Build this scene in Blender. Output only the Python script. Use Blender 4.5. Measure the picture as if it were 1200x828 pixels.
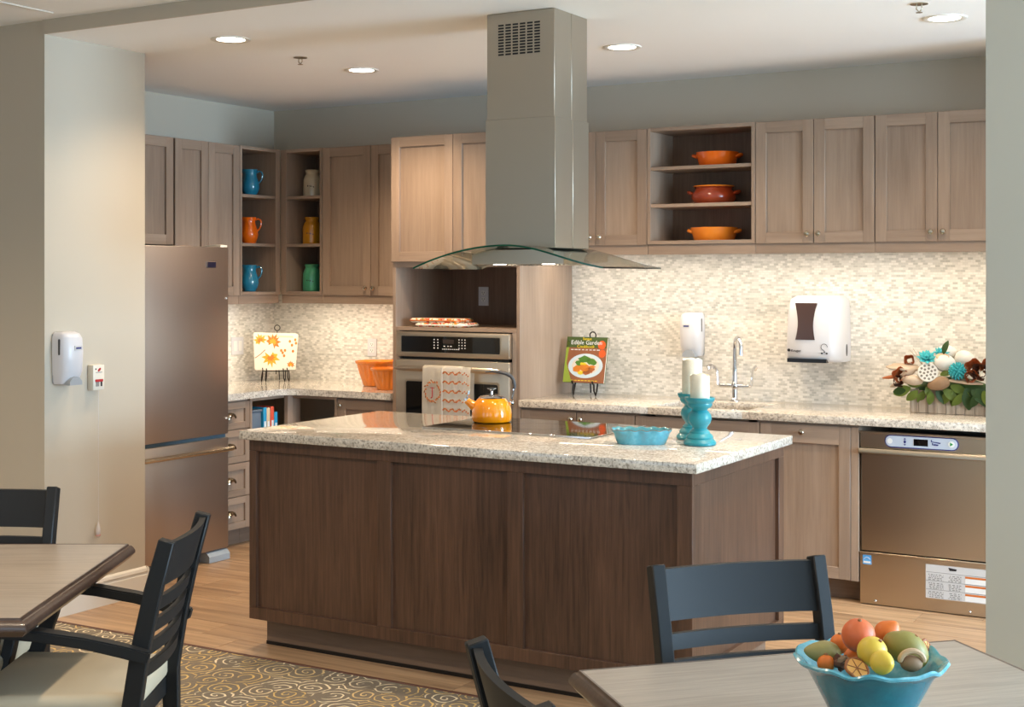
import bpy, bmesh, math, random
from mathutils import Vector, Matrix
random.seed(7)
PI = math.pi
D = bpy.data
for o in list(D.objects): D.objects.remove(o)
scn = bpy.context.scene
COL = scn.collection

# ------------------------------------------------------------------ camera
YAW = math.radians(30.3); FPX = 1625.0; HC = 1.598
cam_d = D.cameras.new('camera'); cam = D.objects.new('camera', cam_d); COL.objects.link(cam)
cam.location = (0, 0, HC); cam.rotation_euler = (PI/2, 0, YAW)
cam_d.sensor_width = 36; cam_d.lens = 36*FPX/1200
cam_d.shift_y = -(414-325)/1200; cam_d.clip_start = .05
scn.camera = cam
RT = Vector((math.cos(YAW), math.sin(YAW), 0)); FW = Vector((-math.sin(YAW), math.cos(YAW), 0))
def ray(u, v): return RT*((u-600)/FPX) + FW + Vector((0, 0, (325-v)/FPX))
def on_z(u, v, z):
    r = ray(u, v); t = (z-HC)/r.z; return Vector((0, 0, HC)) + r*t

# ------------------------------------------------------------------ world, exposure
w = D.worlds.new('world'); scn.world = w; w.use_nodes = True
bg = w.node_tree.nodes['Background']; bg.inputs[0].default_value = (.72, .84, 1, 1); bg.inputs[1].default_value = .6
vs = scn.view_settings
vs.view_transform = 'Standard'; vs.look = 'None'; vs.exposure = 0.09; vs.gamma = 1
vs.use_curve_mapping = False

# ------------------------------------------------------------------ room constants
XL, YB = -6.175, 7.35          # left wall, back wall
ZC, ZD = 2.73, 2.795           # kitchen ceiling, dining ceiling
YK = 4.479                     # front plane of the kitchen alcove
XR, YR, XD = 3.6, -2.6, -8.4   # dining room extents
XP, YP = -5.14, 5.117          # pillar face and its far end
WARM = (1, .78, .55); DAY = (.54, .77, 1)

def area(name, loc, rot, sx, sy, power, color, spread=PI):
    l = D.lights.new(name, 'AREA'); l.shape = 'RECTANGLE'; l.size = sx; l.size_y = sy
    l.energy = power; l.color = color; l.spread = spread
    o = D.objects.new(name, l); COL.objects.link(o); o.location = loc; o.rotation_euler = rot
    return o
# daylight at the dining room's windows (frames are built below)
WIN_R = [(-1.3, .2), (.7, 2.2), (2.7, 4.2), (4.9, 6.4)]         # y ranges in the right wall
WIN_B = [(-6.6, -4.6), (-3.6, -1.6), (-.6, 1.4)]                # x ranges in the rear wall
for (a, b), pw_ in zip(WIN_R, (20, 40, 160, 430)):
    area('window_daylight', (XR-.03, (a+b)/2, 1.55), (0, PI/2, 0), 1.5, b-a, pw_, DAY)
for a, b in WIN_B:
    area('window_daylight', ((a+b)/2, YR+.03, 1.55), (PI/2, 0, 0), b-a, 1.5, 17, DAY)

# ------------------------------------------------------------------ materials
def srgb(r, g, b):
    f = lambda c: (c/255/12.92) if c/255 <= .04045 else ((c/255+.055)/1.055)**2.4
    return (f(r), f(g), f(b), 1)
M = {}
def mat(name, col, rough=.5, metal=0, spec=.5, emit=None, estr=0, trans=0, alpha=1, coat=0, ior=1.5):
    m = D.materials.new(name); m.use_nodes = True; b = m.node_tree.nodes['Principled BSDF']
    c = srgb(*col) if len(col) == 3 else col
    b.inputs['Base Color'].default_value = c; b.inputs['Roughness'].default_value = rough
    b.inputs['Metallic'].default_value = metal; b.inputs['Specular IOR Level'].default_value = spec
    b.inputs['Transmission Weight'].default_value = trans; b.inputs['IOR'].default_value = ior
    b.inputs['Coat Weight'].default_value = coat
    if emit:
        b.inputs['Emission Color'].default_value = (*emit, 1); b.inputs['Emission Strength'].default_value = estr
    M[name] = m
    return m
class NT:
    def __init__(s, m): s.t = m.node_tree; s.b = s.t.nodes['Principled BSDF']
    def n(s, typ, **kw):
        n = s.t.nodes.new(typ)
        for k, v in kw.items(): setattr(n, k, v)
        return n
    def l(s, a, b): s.t.links.new(a, b)
    def math(s, op, a, b=None, c=None):
        n = s.n('ShaderNodeMath', operation=op)
        for i, v in enumerate((a, b, c)):
            if v is None: continue
            if isinstance(v, (int, float)): n.inputs[i].default_value = v
            else: s.l(v, n.inputs[i])
        return n.outputs[0]
    def ramp(s, fac, stops):
        r = s.n('ShaderNodeValToRGB'); e = r.color_ramp.elements
        while len(e) < len(stops): e.new(.5)
        for i, (p, c) in enumerate(stops): e[i].position = p; e[i].color = c
        s.l(fac, r.inputs[0]); return r.outputs[0]
    def mix(s, fac, a, b, blend='MIX'):
        n = s.n('ShaderNodeMix', data_type='RGBA', blend_type=blend)
        if isinstance(fac, (int, float)): n.inputs[0].default_value = fac
        else: s.l(fac, n.inputs[0])
        for v, i in ((a, 6), (b, 7)):
            if isinstance(v, tuple): n.inputs[i].default_value = v
            else: s.l(v, n.inputs[i])
        return n.outputs[2]
    def coords(s, scale=(1, 1, 1), rnd=True, out='Object'):
        tc = s.n('ShaderNodeTexCoord'); v = tc.outputs[out]
        if rnd:
            oi = s.n('ShaderNodeObjectInfo'); a = s.n('ShaderNodeVectorMath', operation='MULTIPLY_ADD')
            cb = s.n('ShaderNodeCombineXYZ'); r = s.math('MULTIPLY', oi.outputs['Random'], 37.0)
            for i in range(3): s.l(r, cb.inputs[i])
            a.inputs[1].default_value = (1, 1, 1); s.l(v, a.inputs[0]); s.l(cb.outputs[0], a.inputs[2]); v = a.outputs[0]
        mp = s.n('ShaderNodeMapping'); mp.inputs['Scale'].default_value = scale; s.l(v, mp.inputs[0])
        return mp.outputs[0]
    def noise(s, v, scale=1, detail=4, rough=.6, dist=0):
        n = s.n('ShaderNodeTexNoise'); n.inputs['Scale'].default_value = scale; n.inputs['Detail'].default_value = detail
        n.inputs['Roughness'].default_value = rough; n.inputs['Distortion'].default_value = dist
        s.l(v, n.inputs['Vector']); return n.outputs[0]
    def bump(s, h, strength=.2, dist=.01):
        n = s.n('ShaderNodeBump'); n.inputs['Strength'].default_value = strength; n.inputs['Distance'].default_value = dist
        s.l(h, n.inputs['Height']); s.l(n.outputs[0], s.b.inputs['Normal'])
def wood(name, c1, c2, axis=2, rough=.45, grain=60, tone=.12, coat=0, fine=.65):
    m = mat(name, c1, rough, coat=coat); t = NT(m)
    sc = [1, 1, 1]; sc[axis] = .05
    v = t.coords(tuple(sc))
    f = t.noise(v, grain, 6, .65, .3)
    sc2 = [3, 3, 3]; sc2[axis] = .7
    g = t.noise(t.coords(tuple(sc2)), 1.5, 3, .5)
    k = t.math('ADD', t.math('MULTIPLY', f, fine), t.math('MULTIPLY', g, 1-fine))
    col = t.ramp(k, [(.32, srgb(*c2)), (.68, srgb(*c1))])
    oi = t.n('ShaderNodeObjectInfo'); hs = t.n('ShaderNodeHueSaturation')
    t.l(t.math('ADD', t.math('MULTIPLY', oi.outputs['Random'], 2*tone), 1-tone), hs.inputs['Value'])
    t.l(col, hs.inputs['Color']); t.l(hs.outputs[0], t.b.inputs['Base Color'])
    t.bump(f, .06, .003)
    return m
wood('cab', (163, 140, 120), (130, 108, 90), 2, .42, 55, .05, fine=.42)
wood('cab_h', (163, 140, 120), (130, 108, 90), 0, .42, 55, .05, fine=.42)
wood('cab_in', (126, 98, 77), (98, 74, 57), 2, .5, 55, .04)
wood('island', (104, 74, 56), (58, 39, 29), 2, .36, 70, .05)
wood('toe', (126, 104, 88), (100, 82, 68), 0, .4, 50, .03)
wood('plank', (202, 166, 128), (128, 98, 72), 0, .36, 26, .12, fine=.7)
wood('tabletop', (172, 160, 146), (132, 120, 108), 0, .33, 90, .02)
wood('table_edge', (86, 66, 54), (56, 42, 34), 0, .28, 60, .03, coat=.3)
wood('planter', (190, 176, 158), (96, 72, 50), 2, .8, 40, .14)
wood('driftwood', (196, 178, 156), (150, 122, 96), 0, .8, 30, .12)
mat('black_wood', (31, 31, 31), .5, spec=.25)
mat('seat_fabric', (186, 174, 150), .8)
mat('wall', (190, 179, 161), .75)
mat('ceil', (245, 244, 241), .8)
mat('white_trim', (226, 220, 208), .5)
mat('white_plastic', (208, 206, 208), .3)
mat('cream_plastic', (222, 214, 198), .4)
mat('grey_plastic', (150, 154, 158), .35)
mat('smoke_plastic', (70, 52, 48), .15)
mat('black', (14, 13, 13), .3)
mat('black_glass', (10, 9, 9), .04)
mat('iron', (44, 36, 30), .45, .6)
mat('nickel', (196, 184, 164), .22, 1)
mat('chrome', (214, 214, 216), .08, 1)
mat('lamp', (255, 244, 224), .5, emit=(1, .93, .80), estr=14)
mat('led', (255, 244, 224), .5, emit=(1, .88, .70), estr=10)
mat('glass', (225, 240, 232), .02, trans=1, ior=1.35)
mat('glass_edge', (16, 96, 70), .1, trans=.3)
mat('pane', (240, 246, 250), .02, trans=1, ior=1.1)
mat('orange_glaze', (236, 104, 18), .12, coat=.5)
mat('pumpkin_glaze', (228, 128, 34), .25, coat=.3)
mat('brown_glaze', (140, 52, 24), .15, coat=.4)
mat('blue_glaze', (38, 124, 150), .14, coat=.5)
mat('cream_glaze', (214, 196, 164), .2, coat=.3)
mat('yellow_glaze', (206, 140, 24), .16, coat=.4)
mat('green_glaze', (74, 162, 120), .16, coat=.4)
mat('ink', (34, 30, 30), .6)
mat('ink_grey', (130, 128, 124), .6)
mat('ink_blue', (40, 44, 110), .5)
mat('ink_red', (178, 24, 30), .6)
mat('ink_orange', (196, 104, 34), .6)
mat('ink_gold', (188, 138, 50), .6)
mat('ink_green', (24, 140, 60), .5)
mat('ink_yellow', (238, 206, 40), .5)
mat('label_white', (226, 224, 220), .5)
mat('label_silver', (198, 196, 194), .4)
mat('blue_sticker', (90, 160, 214), .4)
mat('panel_blue', (186, 194, 206), .35)
mat('kettle_yellow', (247, 148, 4), .1, coat=.6)
mat('rubber_grey', (70, 68, 68), .5)
mat('wax', (238, 230, 208), .5)
mat('towel_cloth', (222, 212, 194), .9)
mat('towel_white', (236, 228, 214), .9)
mat('plate_white', (226, 216, 200), .25)
mat('leaf_orange', (226, 110, 20), .5); mat('leaf_gold', (232, 156, 30), .5); mat('leaf_brown', (150, 96, 50), .5)
mat('book_green', (74, 92, 46), .4); mat('book_brown', (150, 92, 60), .4); mat('paper', (226, 220, 206), .7)
mat('food_plate', (206, 220, 226), .3); mat('food_green', (84, 130, 44), .5); mat('food_orange', (220, 130, 40), .5); mat('food_brown', (176, 100, 52), .5)
mat('tomato', (226, 92, 36), .4)
mat('teal_flower', (58, 168, 172), .6); mat('bark_orange', (186, 104, 52), .7); mat('bark_brown', (96, 58, 38), .8)
mat('pod_white', (208, 203, 193), .7); mat('pod_hole', (120, 112, 102), .9)
mat('leaf_green', (122, 142, 58), .45); mat('leaf_dark', (62, 92, 40), .45); mat('twig', (176, 156, 134), .8)
mat('fruit_red', (232, 110, 56), .5); mat('fruit_orange', (238, 118, 30), .5); mat('fruit_yellow', (236, 194, 64), .45)
mat('fruit_green', (150, 134, 58), .5); mat('fruit_olive', (164, 146, 82), .5); mat('nut', (150, 116, 84), .7); mat('nut_shell', (196, 160, 122), .6)
mat('dry_slice', (224, 156, 70), .6); mat('dry_rind', (150, 82, 30), .6)
mat('bin_grey', (96, 108, 120), .6); mat('box_blue', (44, 150, 190), .5); mat('box_red', (224, 88, 62), .5); mat('box_cream', (220, 190, 150), .5)
mat('pink', (228, 120, 104), .5)
mat('clear_plastic', (236, 226, 218), .2, trans=.4)
# speckled fruit skin, worn turquoise glaze
for nm in ('fruit_red', 'fruit_orange', 'fruit_green', 'fruit_olive', 'fruit_yellow', 'wax', 'nut', 'bark_orange', 'driftwood'):
    if nm == 'driftwood': continue
    t = NT(M[nm]); base = tuple(t.b.inputs['Base Color'].default_value)
    f = t.noise(t.coords(), 40, 5, .7)
    t.l(t.mix(t.math('MULTIPLY', f, .45), base, tuple(c*.45 for c in base[:3])+(1,)), t.b.inputs['Base Color']); t.bump(f, .15, .004)
def glaze(name, c1, c2, c3, sc, rough=.22):
    m = mat(name, c1, rough, coat=.4); t = NT(m)
    f = t.noise(t.coords(), sc, 5, .7)
    t.l(t.ramp(f, [(.3, srgb(*c2)), (.5, srgb(*c1)), (.72, srgb(*c3))]), t.b.inputs['Base Color'])
glaze('dish_blue', (88, 168, 184), (96, 150, 160), (128, 196, 206), 18)
glaze('bowl_teal', (22, 116, 130), (18, 102, 118), (34, 132, 146), 9)
glaze('bowl_rim', (96, 172, 184), (70, 150, 166), (150, 204, 210), 22)
glaze('candle_teal', (18, 150, 164), (14, 138, 154), (40, 172, 182), 6, .42)
NT(M['candle_teal']).b.inputs['Transmission Weight'].default_value = .25
# brushed stainless steel
def steel(name, col, rough, axis):
    m = mat(name, col, rough, 1); t = NT(m)
    sc = [1, 1, 1]; sc[axis] = .01
    f = t.noise(t.coords(tuple(sc), rnd=False), 650, 2, .5)
    t.l(t.math('ADD', t.math('MULTIPLY', f, .02), rough-.01), t.b.inputs['Roughness'])
    return m
steel('steel', (180, 170, 154), .41, 2)
steel('steel_h', (192, 178, 158), .29, 0)
steel('steel_fridge', (178, 166, 156), .40, 1)
steel('steel_oven', (200, 186, 166), .38, 0)
# quartz worktop
m = mat('quartz', (206, 196, 180), .07, coat=.2); t = NT(m)
v = t.coords(rnd=False)
a = t.noise(v, 26, 6, .75, .6); b_ = t.noise(v, 95, 5, .85)
c = t.mix(t.math('MULTIPLY', t.ramp(a, [(.42, (0, 0, 0, 1)), (.62, (1, 1, 1, 1))]), .55), srgb(226, 217, 203), srgb(164, 154, 140))
c = t.mix(t.math('MULTIPLY', t.ramp(b_, [(.50, (0, 0, 0, 1)), (.58, (1, 1, 1, 1))]), .75), c, srgb(112, 100, 88))
t.l(c, t.b.inputs['Base Color'])
# mosaic backsplash: tiles far under ten pixels across, so colour and relief only
def mosaic(name, ax):
    m = mat(name, (210, 205, 195), .22); t = NT(m)
    tc = t.n('ShaderNodeTexCoord'); sp = t.n('ShaderNodeSeparateXYZ'); t.l(tc.outputs['Object'], sp.inputs[0])
    cb = t.n('ShaderNodeCombineXYZ'); t.l(sp.outputs[ax], cb.inputs[0]); t.l(sp.outputs[2], cb.inputs[1])
    br = t.n('ShaderNodeTexBrick'); t.l(cb.outputs[0], br.inputs['Vector'])
    br.inputs['Scale'].default_value = 1; br.inputs['Brick Width'].default_value = .0254; br.inputs['Row Height'].default_value = .0127
    br.inputs['Mortar Size'].default_value = .0010; br.inputs['Mortar Smooth'].default_value = .2; br.inputs['Bias'].default_value = -.15
    br.inputs['Color1'].default_value = srgb(232, 227, 218); br.inputs['Color2'].default_value = srgb(182, 178, 167); br.inputs['Mortar'].default_value = srgb(216, 209, 197)
    t.l(br.outputs['Color'], t.b.inputs['Base Color']); t.bump(t.math('SUBTRACT', 1.0, br.outputs['Fac']), .4, .003)
mosaic('mosaic_back', 0); mosaic('mosaic_left', 1)
# carpet with gold scrolls
m = mat('carpet', (92, 82, 68), .95); t = NT(m)
v = t.coords((7.8, 7.8, 0), rnd=False)
nz = t.n('ShaderNodeTexNoise'); nz.inputs['Scale'].default_value = 1.6; t.l(v, nz.inputs['Vector'])
vd = t.n('ShaderNodeVectorMath', operation='MULTIPLY_ADD'); t.l(nz.outputs['Color'], vd.inputs[0]); vd.inputs[1].default_value = (.35, .35, 0); t.l(v, vd.inputs[2])
vo = t.n('ShaderNodeTexVoronoi', voronoi_dimensions='2D'); vo.inputs['Scale'].default_value = 1; vo.inputs['Randomness'].default_value = .8; t.l(vd.outputs[0], vo.inputs['Vector'])
df = t.n('ShaderNodeVectorMath', operation='SUBTRACT'); t.l(vd.outputs[0], df.inputs[0]); t.l(vo.outputs['Position'], df.inputs[1])
sp = t.n('ShaderNodeSeparateXYZ'); t.l(df.outputs[0], sp.inputs[0])
th = t.math('ARCTAN2', sp.outputs[1], sp.outputs[0])
s_ = t.math('SINE', t.math('ADD', t.math('MULTIPLY', vo.outputs['Distance'], 26.0), th))
ln = t.ramp(s_, [(.66, (0, 0, 0, 1)), (.86, (1, 1, 1, 1))])
brk = t.ramp(t.noise(v, 1.3, 2), [(.36, (0, 0, 0, 1)), (.44, (1, 1, 1, 1))])
cs = t.n('ShaderNodeSeparateColor'); t.l(vo.outputs['Color'], cs.inputs[0])
lc = t.mix(t.ramp(cs.outputs[0], [(.55, (0, 0, 0, 1)), (.8, (1, 1, 1, 1))]), srgb(222, 186, 112), srgb(244, 226, 188))
pile = t.noise(t.coords(rnd=False), 160, 3, .8)
gr = t.mix(pile, srgb(98, 87, 73), srgb(142, 128, 110))
t.l(t.mix(t.math('MULTIPLY', t.math('MULTIPLY', ln, brk), .9), gr, lc), t.b.inputs['Base Color']); t.bump(pile, .3, .004)
# wall paint relief
for nm in ('wall', 'ceil'):
    t = NT(M[nm]); t.bump(t.noise(t.coords(rnd=False), 300, 2), .03, .001)

# ------------------------------------------------------------------ mesh helpers
def box(bm, x0, x1, y0, y1, z0, z1, bev=0, seg=1):
    vs_ = [bm.verts.new((x, y, z)) for z in (z0, z1) for y in (y0, y1) for x in (x0, x1)]
    fs = [(0, 2, 3, 1), (4, 5, 7, 6), (0, 1, 5, 4), (2, 6, 7, 3), (0, 4, 6, 2), (1, 3, 7, 5)]
    F = [bm.faces.new([vs_[i] for i in f]) for f in fs]
    if bev:
        es = {e for f in F for e in f.edges}
        bmesh.ops.bevel(bm, geom=list(es), offset=bev, segments=seg, affect='EDGES', profile=.5)
def ring_faces(bm, rings, closed_u=True, cap=True):
    n = len(rings[0])
    for a, b in zip(rings, rings[1:]):
        for i in range(n if closed_u else n-1):
            j = (i+1) % n; bm.faces.new((a[i], a[j], b[j], b[i]))
    if cap:
        bm.faces.new(list(reversed(rings[0]))); bm.faces.new(rings[-1])
def lathe(bm, prof, seg=24, c=(0, 0, 0), fn=None, cap=True):
    rings = []
    for k, (r, z) in enumerate(prof):
        rg = []
        for i in range(seg):
            a = 2*PI*i/seg; rr, zz = (r, z) if fn is None else fn(r, z, a, k)
            rg.append(bm.verts.new((c[0]+rr*math.cos(a), c[1]+rr*math.sin(a), c[2]+zz)))
        rings.append(rg)
    ring_faces(bm, rings, True, cap)
def tube(bm, pts, r, seg=8, closed=False, squash=None, up=None):
    pts = [Vector(p) for p in pts]; n = len(pts); rings = []
    rr = r if isinstance(r, (list, tuple)) else [r]*n
    prev = None
    for i, p in enumerate(pts):
        if closed: t = (pts[(i+1) % n]-pts[i-1])
        else: t = pts[min(i+1, n-1)]-pts[max(i-1, 0)]
        t.normalize()
        if up is not None: a = Vector(up)
        elif prev is None: a = Vector((0, 0, 1)) if abs(t.z) < .9 else Vector((1, 0, 0))
        else: a = prev
        a = (a-t*a.dot(t)).normalized(); prev = a; b = t.cross(a)
        rg = []
        for k in range(seg):
            an = 2*PI*k/seg+PI/seg; sa, sb = (1, 1) if squash is None else squash
            rg.append(bm.verts.new(p+a*math.cos(an)*rr[i]*sa+b*math.sin(an)*rr[i]*sb))
        rings.append(rg)
    if closed: ring_faces(bm, rings+[rings[0]], True, False)
    else: ring_faces(bm, rings, True, True)
def sweep_rect(bm, pts, w_, h_, side):
    """rectangular bar along pts; side = width direction"""
    pts = [Vector(p) for p in pts]; n = len(pts); rings = []
    for i, p in enumerate(pts):
        t = (pts[min(i+1, n-1)]-pts[max(i-1, 0)]).normalized()
        s = Vector(side); s = (s-t*s.dot(t)).normalized(); u = t.cross(s)
        ww = w_[i] if isinstance(w_, (list, tuple)) else w_; hh = h_[i] if isinstance(h_, (list, tuple)) else h_
        rings.append([bm.verts.new(p+s*a*ww/2+u*b*hh/2) for a, b in ((-1, -1), (1, -1), (1, 1), (-1, 1))])
    ring_faces(bm, rings, True, True)
def cyl(bm, p0, p1, r0, r1=None, seg=16):
    p0, p1 = Vector(p0), Vector(p1); tube(bm, [p0, p1], [r0, r0 if r1 is None else r1], seg)
def prism(bm, poly, axes, d0, d1):
    """poly in the plane of axes (i, j), extruded along the third axis"""
    k = 3-axes[0]-axes[1]
    def mk(p, d):
        c = [0, 0, 0]; c[axes[0]] = p[0]; c[axes[1]] = p[1]; c[k] = d; return bm.verts.new(c)
    A = [mk(p, d0) for p in poly]; B = [mk(p, d1) for p in poly]; n = len(poly)
    bm.faces.new(A); bm.faces.new(list(reversed(B)))
    for i in range(n): bm.faces.new((A[i], B[i], B[(i+1) % n], A[(i+1) % n]))
def ball(bm, c, r, seg=16, rings=10, fn=None):
    rx, ry, rz = r if isinstance(r, (tuple, list)) else (r, r, r)
    R = []
    for k in range(1, rings):
        ph = PI*k/rings
        rg = []
        for i in range(seg):
            a = 2*PI*i/seg; p = Vector((math.sin(ph)*math.cos(a), math.sin(ph)*math.sin(a), -math.cos(ph)))
            if fn: p = fn(p)
            rg.append(bm.verts.new((c[0]+p.x*rx, c[1]+p.y*ry, c[2]+p.z*rz)))
        R.append(rg)
    ring_faces(bm, R, True, False)
    lo, hi = Vector((0, 0, -1)), Vector((0, 0, 1))
    if fn: lo, hi = fn(lo), fn(hi)
    s = bm.verts.new((c[0]+lo.x*rx, c[1]+lo.y*ry, c[2]+lo.z*rz)); n = bm.verts.new((c[0]+hi.x*rx, c[1]+hi.y*ry, c[2]+hi.z*rz))
    for i in range(seg):
        j = (i+1) % seg; bm.faces.new((s, R[0][j], R[0][i])); bm.faces.new((n, R[-1][i], R[-1][j]))
def finish(name, bm, material, parent=None, smooth=38):
    bmesh.ops.recalc_face_normals(bm, faces=bm.faces)
    me = D.meshes.new(name); bm.to_mesh(me); bm.free()
    me.materials.append(M[material])
    if smooth:
        me.shade_smooth(); me.set_sharp_from_angle(angle=math.radians(smooth))
    o = D.objects.new(name, me); COL.objects.link(o)
    if parent: o.parent = parent
    return o
def part(name, parent, material, *shapes, smooth=38):
    """shapes: ('box', args...) tuples or callables taking a bmesh"""
    bm = bmesh.new()
    for s in shapes:
        if callable(s): s(bm)
        else: globals()[s[0]](bm, *s[1:])
    return finish(name, bm, material, parent, smooth)
def tag(o, label=None, cat=None, group=None, kind=None):
    if label: o['label'] = label
    if cat: o['category'] = cat
    if group: o['group'] = group
    if kind: o['kind'] = kind
    return o
def thing(name, label, cat, loc=(0, 0, 0), rz=0, group=None):
    o = D.objects.new(name, None); COL.objects.link(o); o.location = loc; o.rotation_euler = (0, 0, rz)
    o.empty_display_size = .1
    return tag(o, label, cat, group)
def struct(name, material, *shapes, parent=None, label=None):
    o = part(name, parent, material, *shapes, smooth=0)
    if parent is None: o['kind'] = 'structure'
    if label: o['label'] = label
    return o
def dup(root):
    c = root.copy(); COL.objects.link(c)
    for ch in root.children:
        d = ch.copy(); COL.objects.link(d); d.parent = c
        for g in ch.children:
            e = g.copy(); COL.objects.link(e); e.parent = d
    return c
def text(name, s, size, parent, material, loc, rot, ext=.0006, align='CENTER', sx=1):
    cu = D.curves.new(name, 'FONT'); cu.body = s; cu.size = size; cu.align_x = align; cu.align_y = 'CENTER'; cu.extrude = ext; cu.resolution_u = 2
    tmp = D.objects.new(name, cu); COL.objects.link(tmp)
    bpy.context.view_layer.update()
    me = D.meshes.new_from_object(tmp.evaluated_get(bpy.context.evaluated_depsgraph_get()))
    D.objects.remove(tmp); D.curves.remove(cu)
    me.materials.clear(); me.materials.append(M[material])
    o = D.objects.new(name, me); COL.objects.link(o); o.parent = parent; o.location = loc; o.rotation_euler = rot; o.scale = (sx, 1, 1)
    return o
def rrect(w_, h_, r, n=5, cx=0, cy=0):
    P = []
    for qx, qy, a0 in ((1, 1, 0), (-1, 1, 90), (-1, -1, 180), (1, -1, 270)):
        for i in range(n+1):
            a = math.radians(a0+90*i/n); P.append((cx+qx*(w_/2-r)+r*math.cos(a), cy+qy*(h_/2-r)+r*math.sin(a)))
    return P
def ell(rx, ry, n=24, cx=0, cy=0, rot=0):
    return [(cx+rx*math.cos(2*PI*i/n)*math.cos(rot)-ry*math.sin(2*PI*i/n)*math.sin(rot), cy+rx*math.cos(2*PI*i/n)*math.sin(rot)+ry*math.sin(2*PI*i/n)*math.cos(rot)) for i in range(n)]

# ================================================================== THE SETTING
PX0, PX1, PY0, PY1 = XL, XR, 4.50, YB
floor = struct('floor', 'plank', ('box', XD, XR, YK, YB, -.12, -.012), label='light oak plank floor of the kitchen')
PW, PL = .182, 1.22
plank_me = None
row = 0; y = PY0
while y < 7.2:
    x = PX0 - random.random()*PL
    while x < -.2:
        xa, xb = max(x, PX0), min(x+PL, .2)
        if xb-xa > .05:
            o = part('plank', floor, 'plank', ('box', -(xb-xa)/2+.0008, (xb-xa)/2-.0008, .0008, PW-.0008, -.012, random.uniform(-.0006, 0), .0012))
            o.location = ((xa+xb)/2, y, 0)
        x += PL
    y += PW
struct('floor_carpet', 'carpet', ('box', XD, XR, YR, 4.488, -.12, .002), label='grey brown carpet with gold scroll pattern')
mat('edge_strip', (96, 60, 48), .5)
struct('trim_1', 'edge_strip', ('box', XP, XR, 4.486, 4.502, -.01, .005, .002), label='dark strip where carpet meets planks')
wb = struct('wall_back', 'wall', ('box', XL-.15, XR+.15, YB, YB+.15, -.12, 2.95))
wl = struct('wall_left', 'wall', ('box', XL-.15, XL, YP, YB, -.12, 2.95))
struct('wall_pillar', 'wall', ('box', XD-.15, XP, YK, YP, -.12, 2.95), label='greige wall stub beside the refrigerator')
struct('wall_right', 'wall', ('box', -.906, -.50, YK, YK+.36, -.12, 2.95), label='grey wall end at the right of the kitchen')
struct('wall_light_block', 'wall', ('box', -.898, -.80, 6.70, YB, -.12, 2.95), label='added unseen wall blocking window light at the right end of the counter')  # unseen wall, added to keep window light off the counter end
struct('wall_dining_left', 'wall', ('box', XD-.15, XD, YR, YK, -.12, 2.95))
def wall_windows(name, ranges, lo, hi, fn):
    S = []; edges = [lo]
    for a, b in ranges: edges += [a, b]
    edges.append(hi)
    for i in range(0, len(edges), 2): S.append(fn(edges[i], edges[i+1], -.12, 2.95))
    for a, b in ranges: S += [fn(a, b, -.12, .8), fn(a, b, 2.3, 2.95)]
    struct(name, 'wall', *S)
fr = lambda a, b, z0, z1: ('box', XR, XR+.15, a, b, z0, z1)
fb = lambda a, b, z0, z1: ('box', a, b, YR-.15, YR, z0, z1)
wall_windows('wall_dining_right', WIN_R, YR-.15, YB+.15, fr)
wall_windows('wall_rear', WIN_B, XD-.15, XR+.15, fb)
k = 0
for rng, f, ax in ((WIN_R, XR+.06, 1), (WIN_B, YR-.06, 0)):
    for a, b in rng:
        k += 1
        def bb(p, q, z0, z1, t=.05):
            return ('box', f-t/2, f+t/2, p, q, z0, z1) if ax else ('box', p, q, f-t/2, f+t/2, z0, z1)
        wn = struct('window_%d' % k, 'white_trim', bb(a, a+.06, .8, 2.3), bb(b-.06, b, .8, 2.3), bb(a+.06, b-.06, .8, .86), bb(a+.06, b-.06, 2.24, 2.3), bb((a+b)/2-.03, (a+b)/2+.03, .86, 2.24))
        struct('pane', 'pane', bb(a+.06, b-.06, .86, 2.24, .006), parent=wn)
struct('ceiling', 'ceil', ('box', XL-.15, XR+.15, YK+.002, YB+.15, ZC, ZC+.25), label='white ceiling over the kitchen')
struct('ceiling_dining', 'ceil', ('box', XD-.15, XR+.15, YR-.15, YK, ZD, ZD+.2), label='white ceiling over the dining area')
struct('trim_2', 'wall', ('box', XP, XR, YK-.012, YK, ZC, ZD), label='greige drop where the kitchen ceiling begins')
struct('trim_3', 'white_trim', ('box', -4.962, -4.945, 2.4, 4.36, ZD-.006, ZD, .002), label='thin white strip on the dining ceiling')
# baseboards with a stepped profile
BP = [(0, 0), (.016, 0), (.016, .10), (.012, .104), (.012, .112), (.017, .118), (.014, .132), (.006, .14), (0, .14)]
struct('baseboard_left', 'white_trim', lambda bm: prism(bm, [(XP+a, z) for a, z in BP], (0, 2), YK-.0, YP), lambda bm: prism(bm, [(YP+a, z) for a, z in BP], (1, 2), XP-.2, XP+.016))
struct('baseboard_front', 'white_trim', lambda bm: prism(bm, [(YK-a, z) for a, z in BP], (1, 2), XD, XP+.016))
struct('baseboard_right', 'white_trim', lambda bm: prism(bm, [(YK-a, z) for a, z in BP], (1, 2), -.922, -.484), lambda bm: prism(bm, [(-.50+a, z) for a, z in BP], (0, 2), YK, YK+.36), lambda bm: prism(bm, [(-.906-a, z) for a, z in BP], (0, 2), YK, YK+.36))
# mosaic backsplash (fixed to the walls)
struct('backsplash_back', 'mosaic_back', ('box', XL+.006, -4.745, YB-.006, YB-.0003, .9, 1.50), ('box', -3.875, -.90, YB-.006, YB-.0003, .9, 1.80), parent=wb)
struct('backsplash_left', 'mosaic_left', ('box', XL+.0003, XL+.006, 6.0, YB-.006, .9, 1.50), parent=wl)

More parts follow.
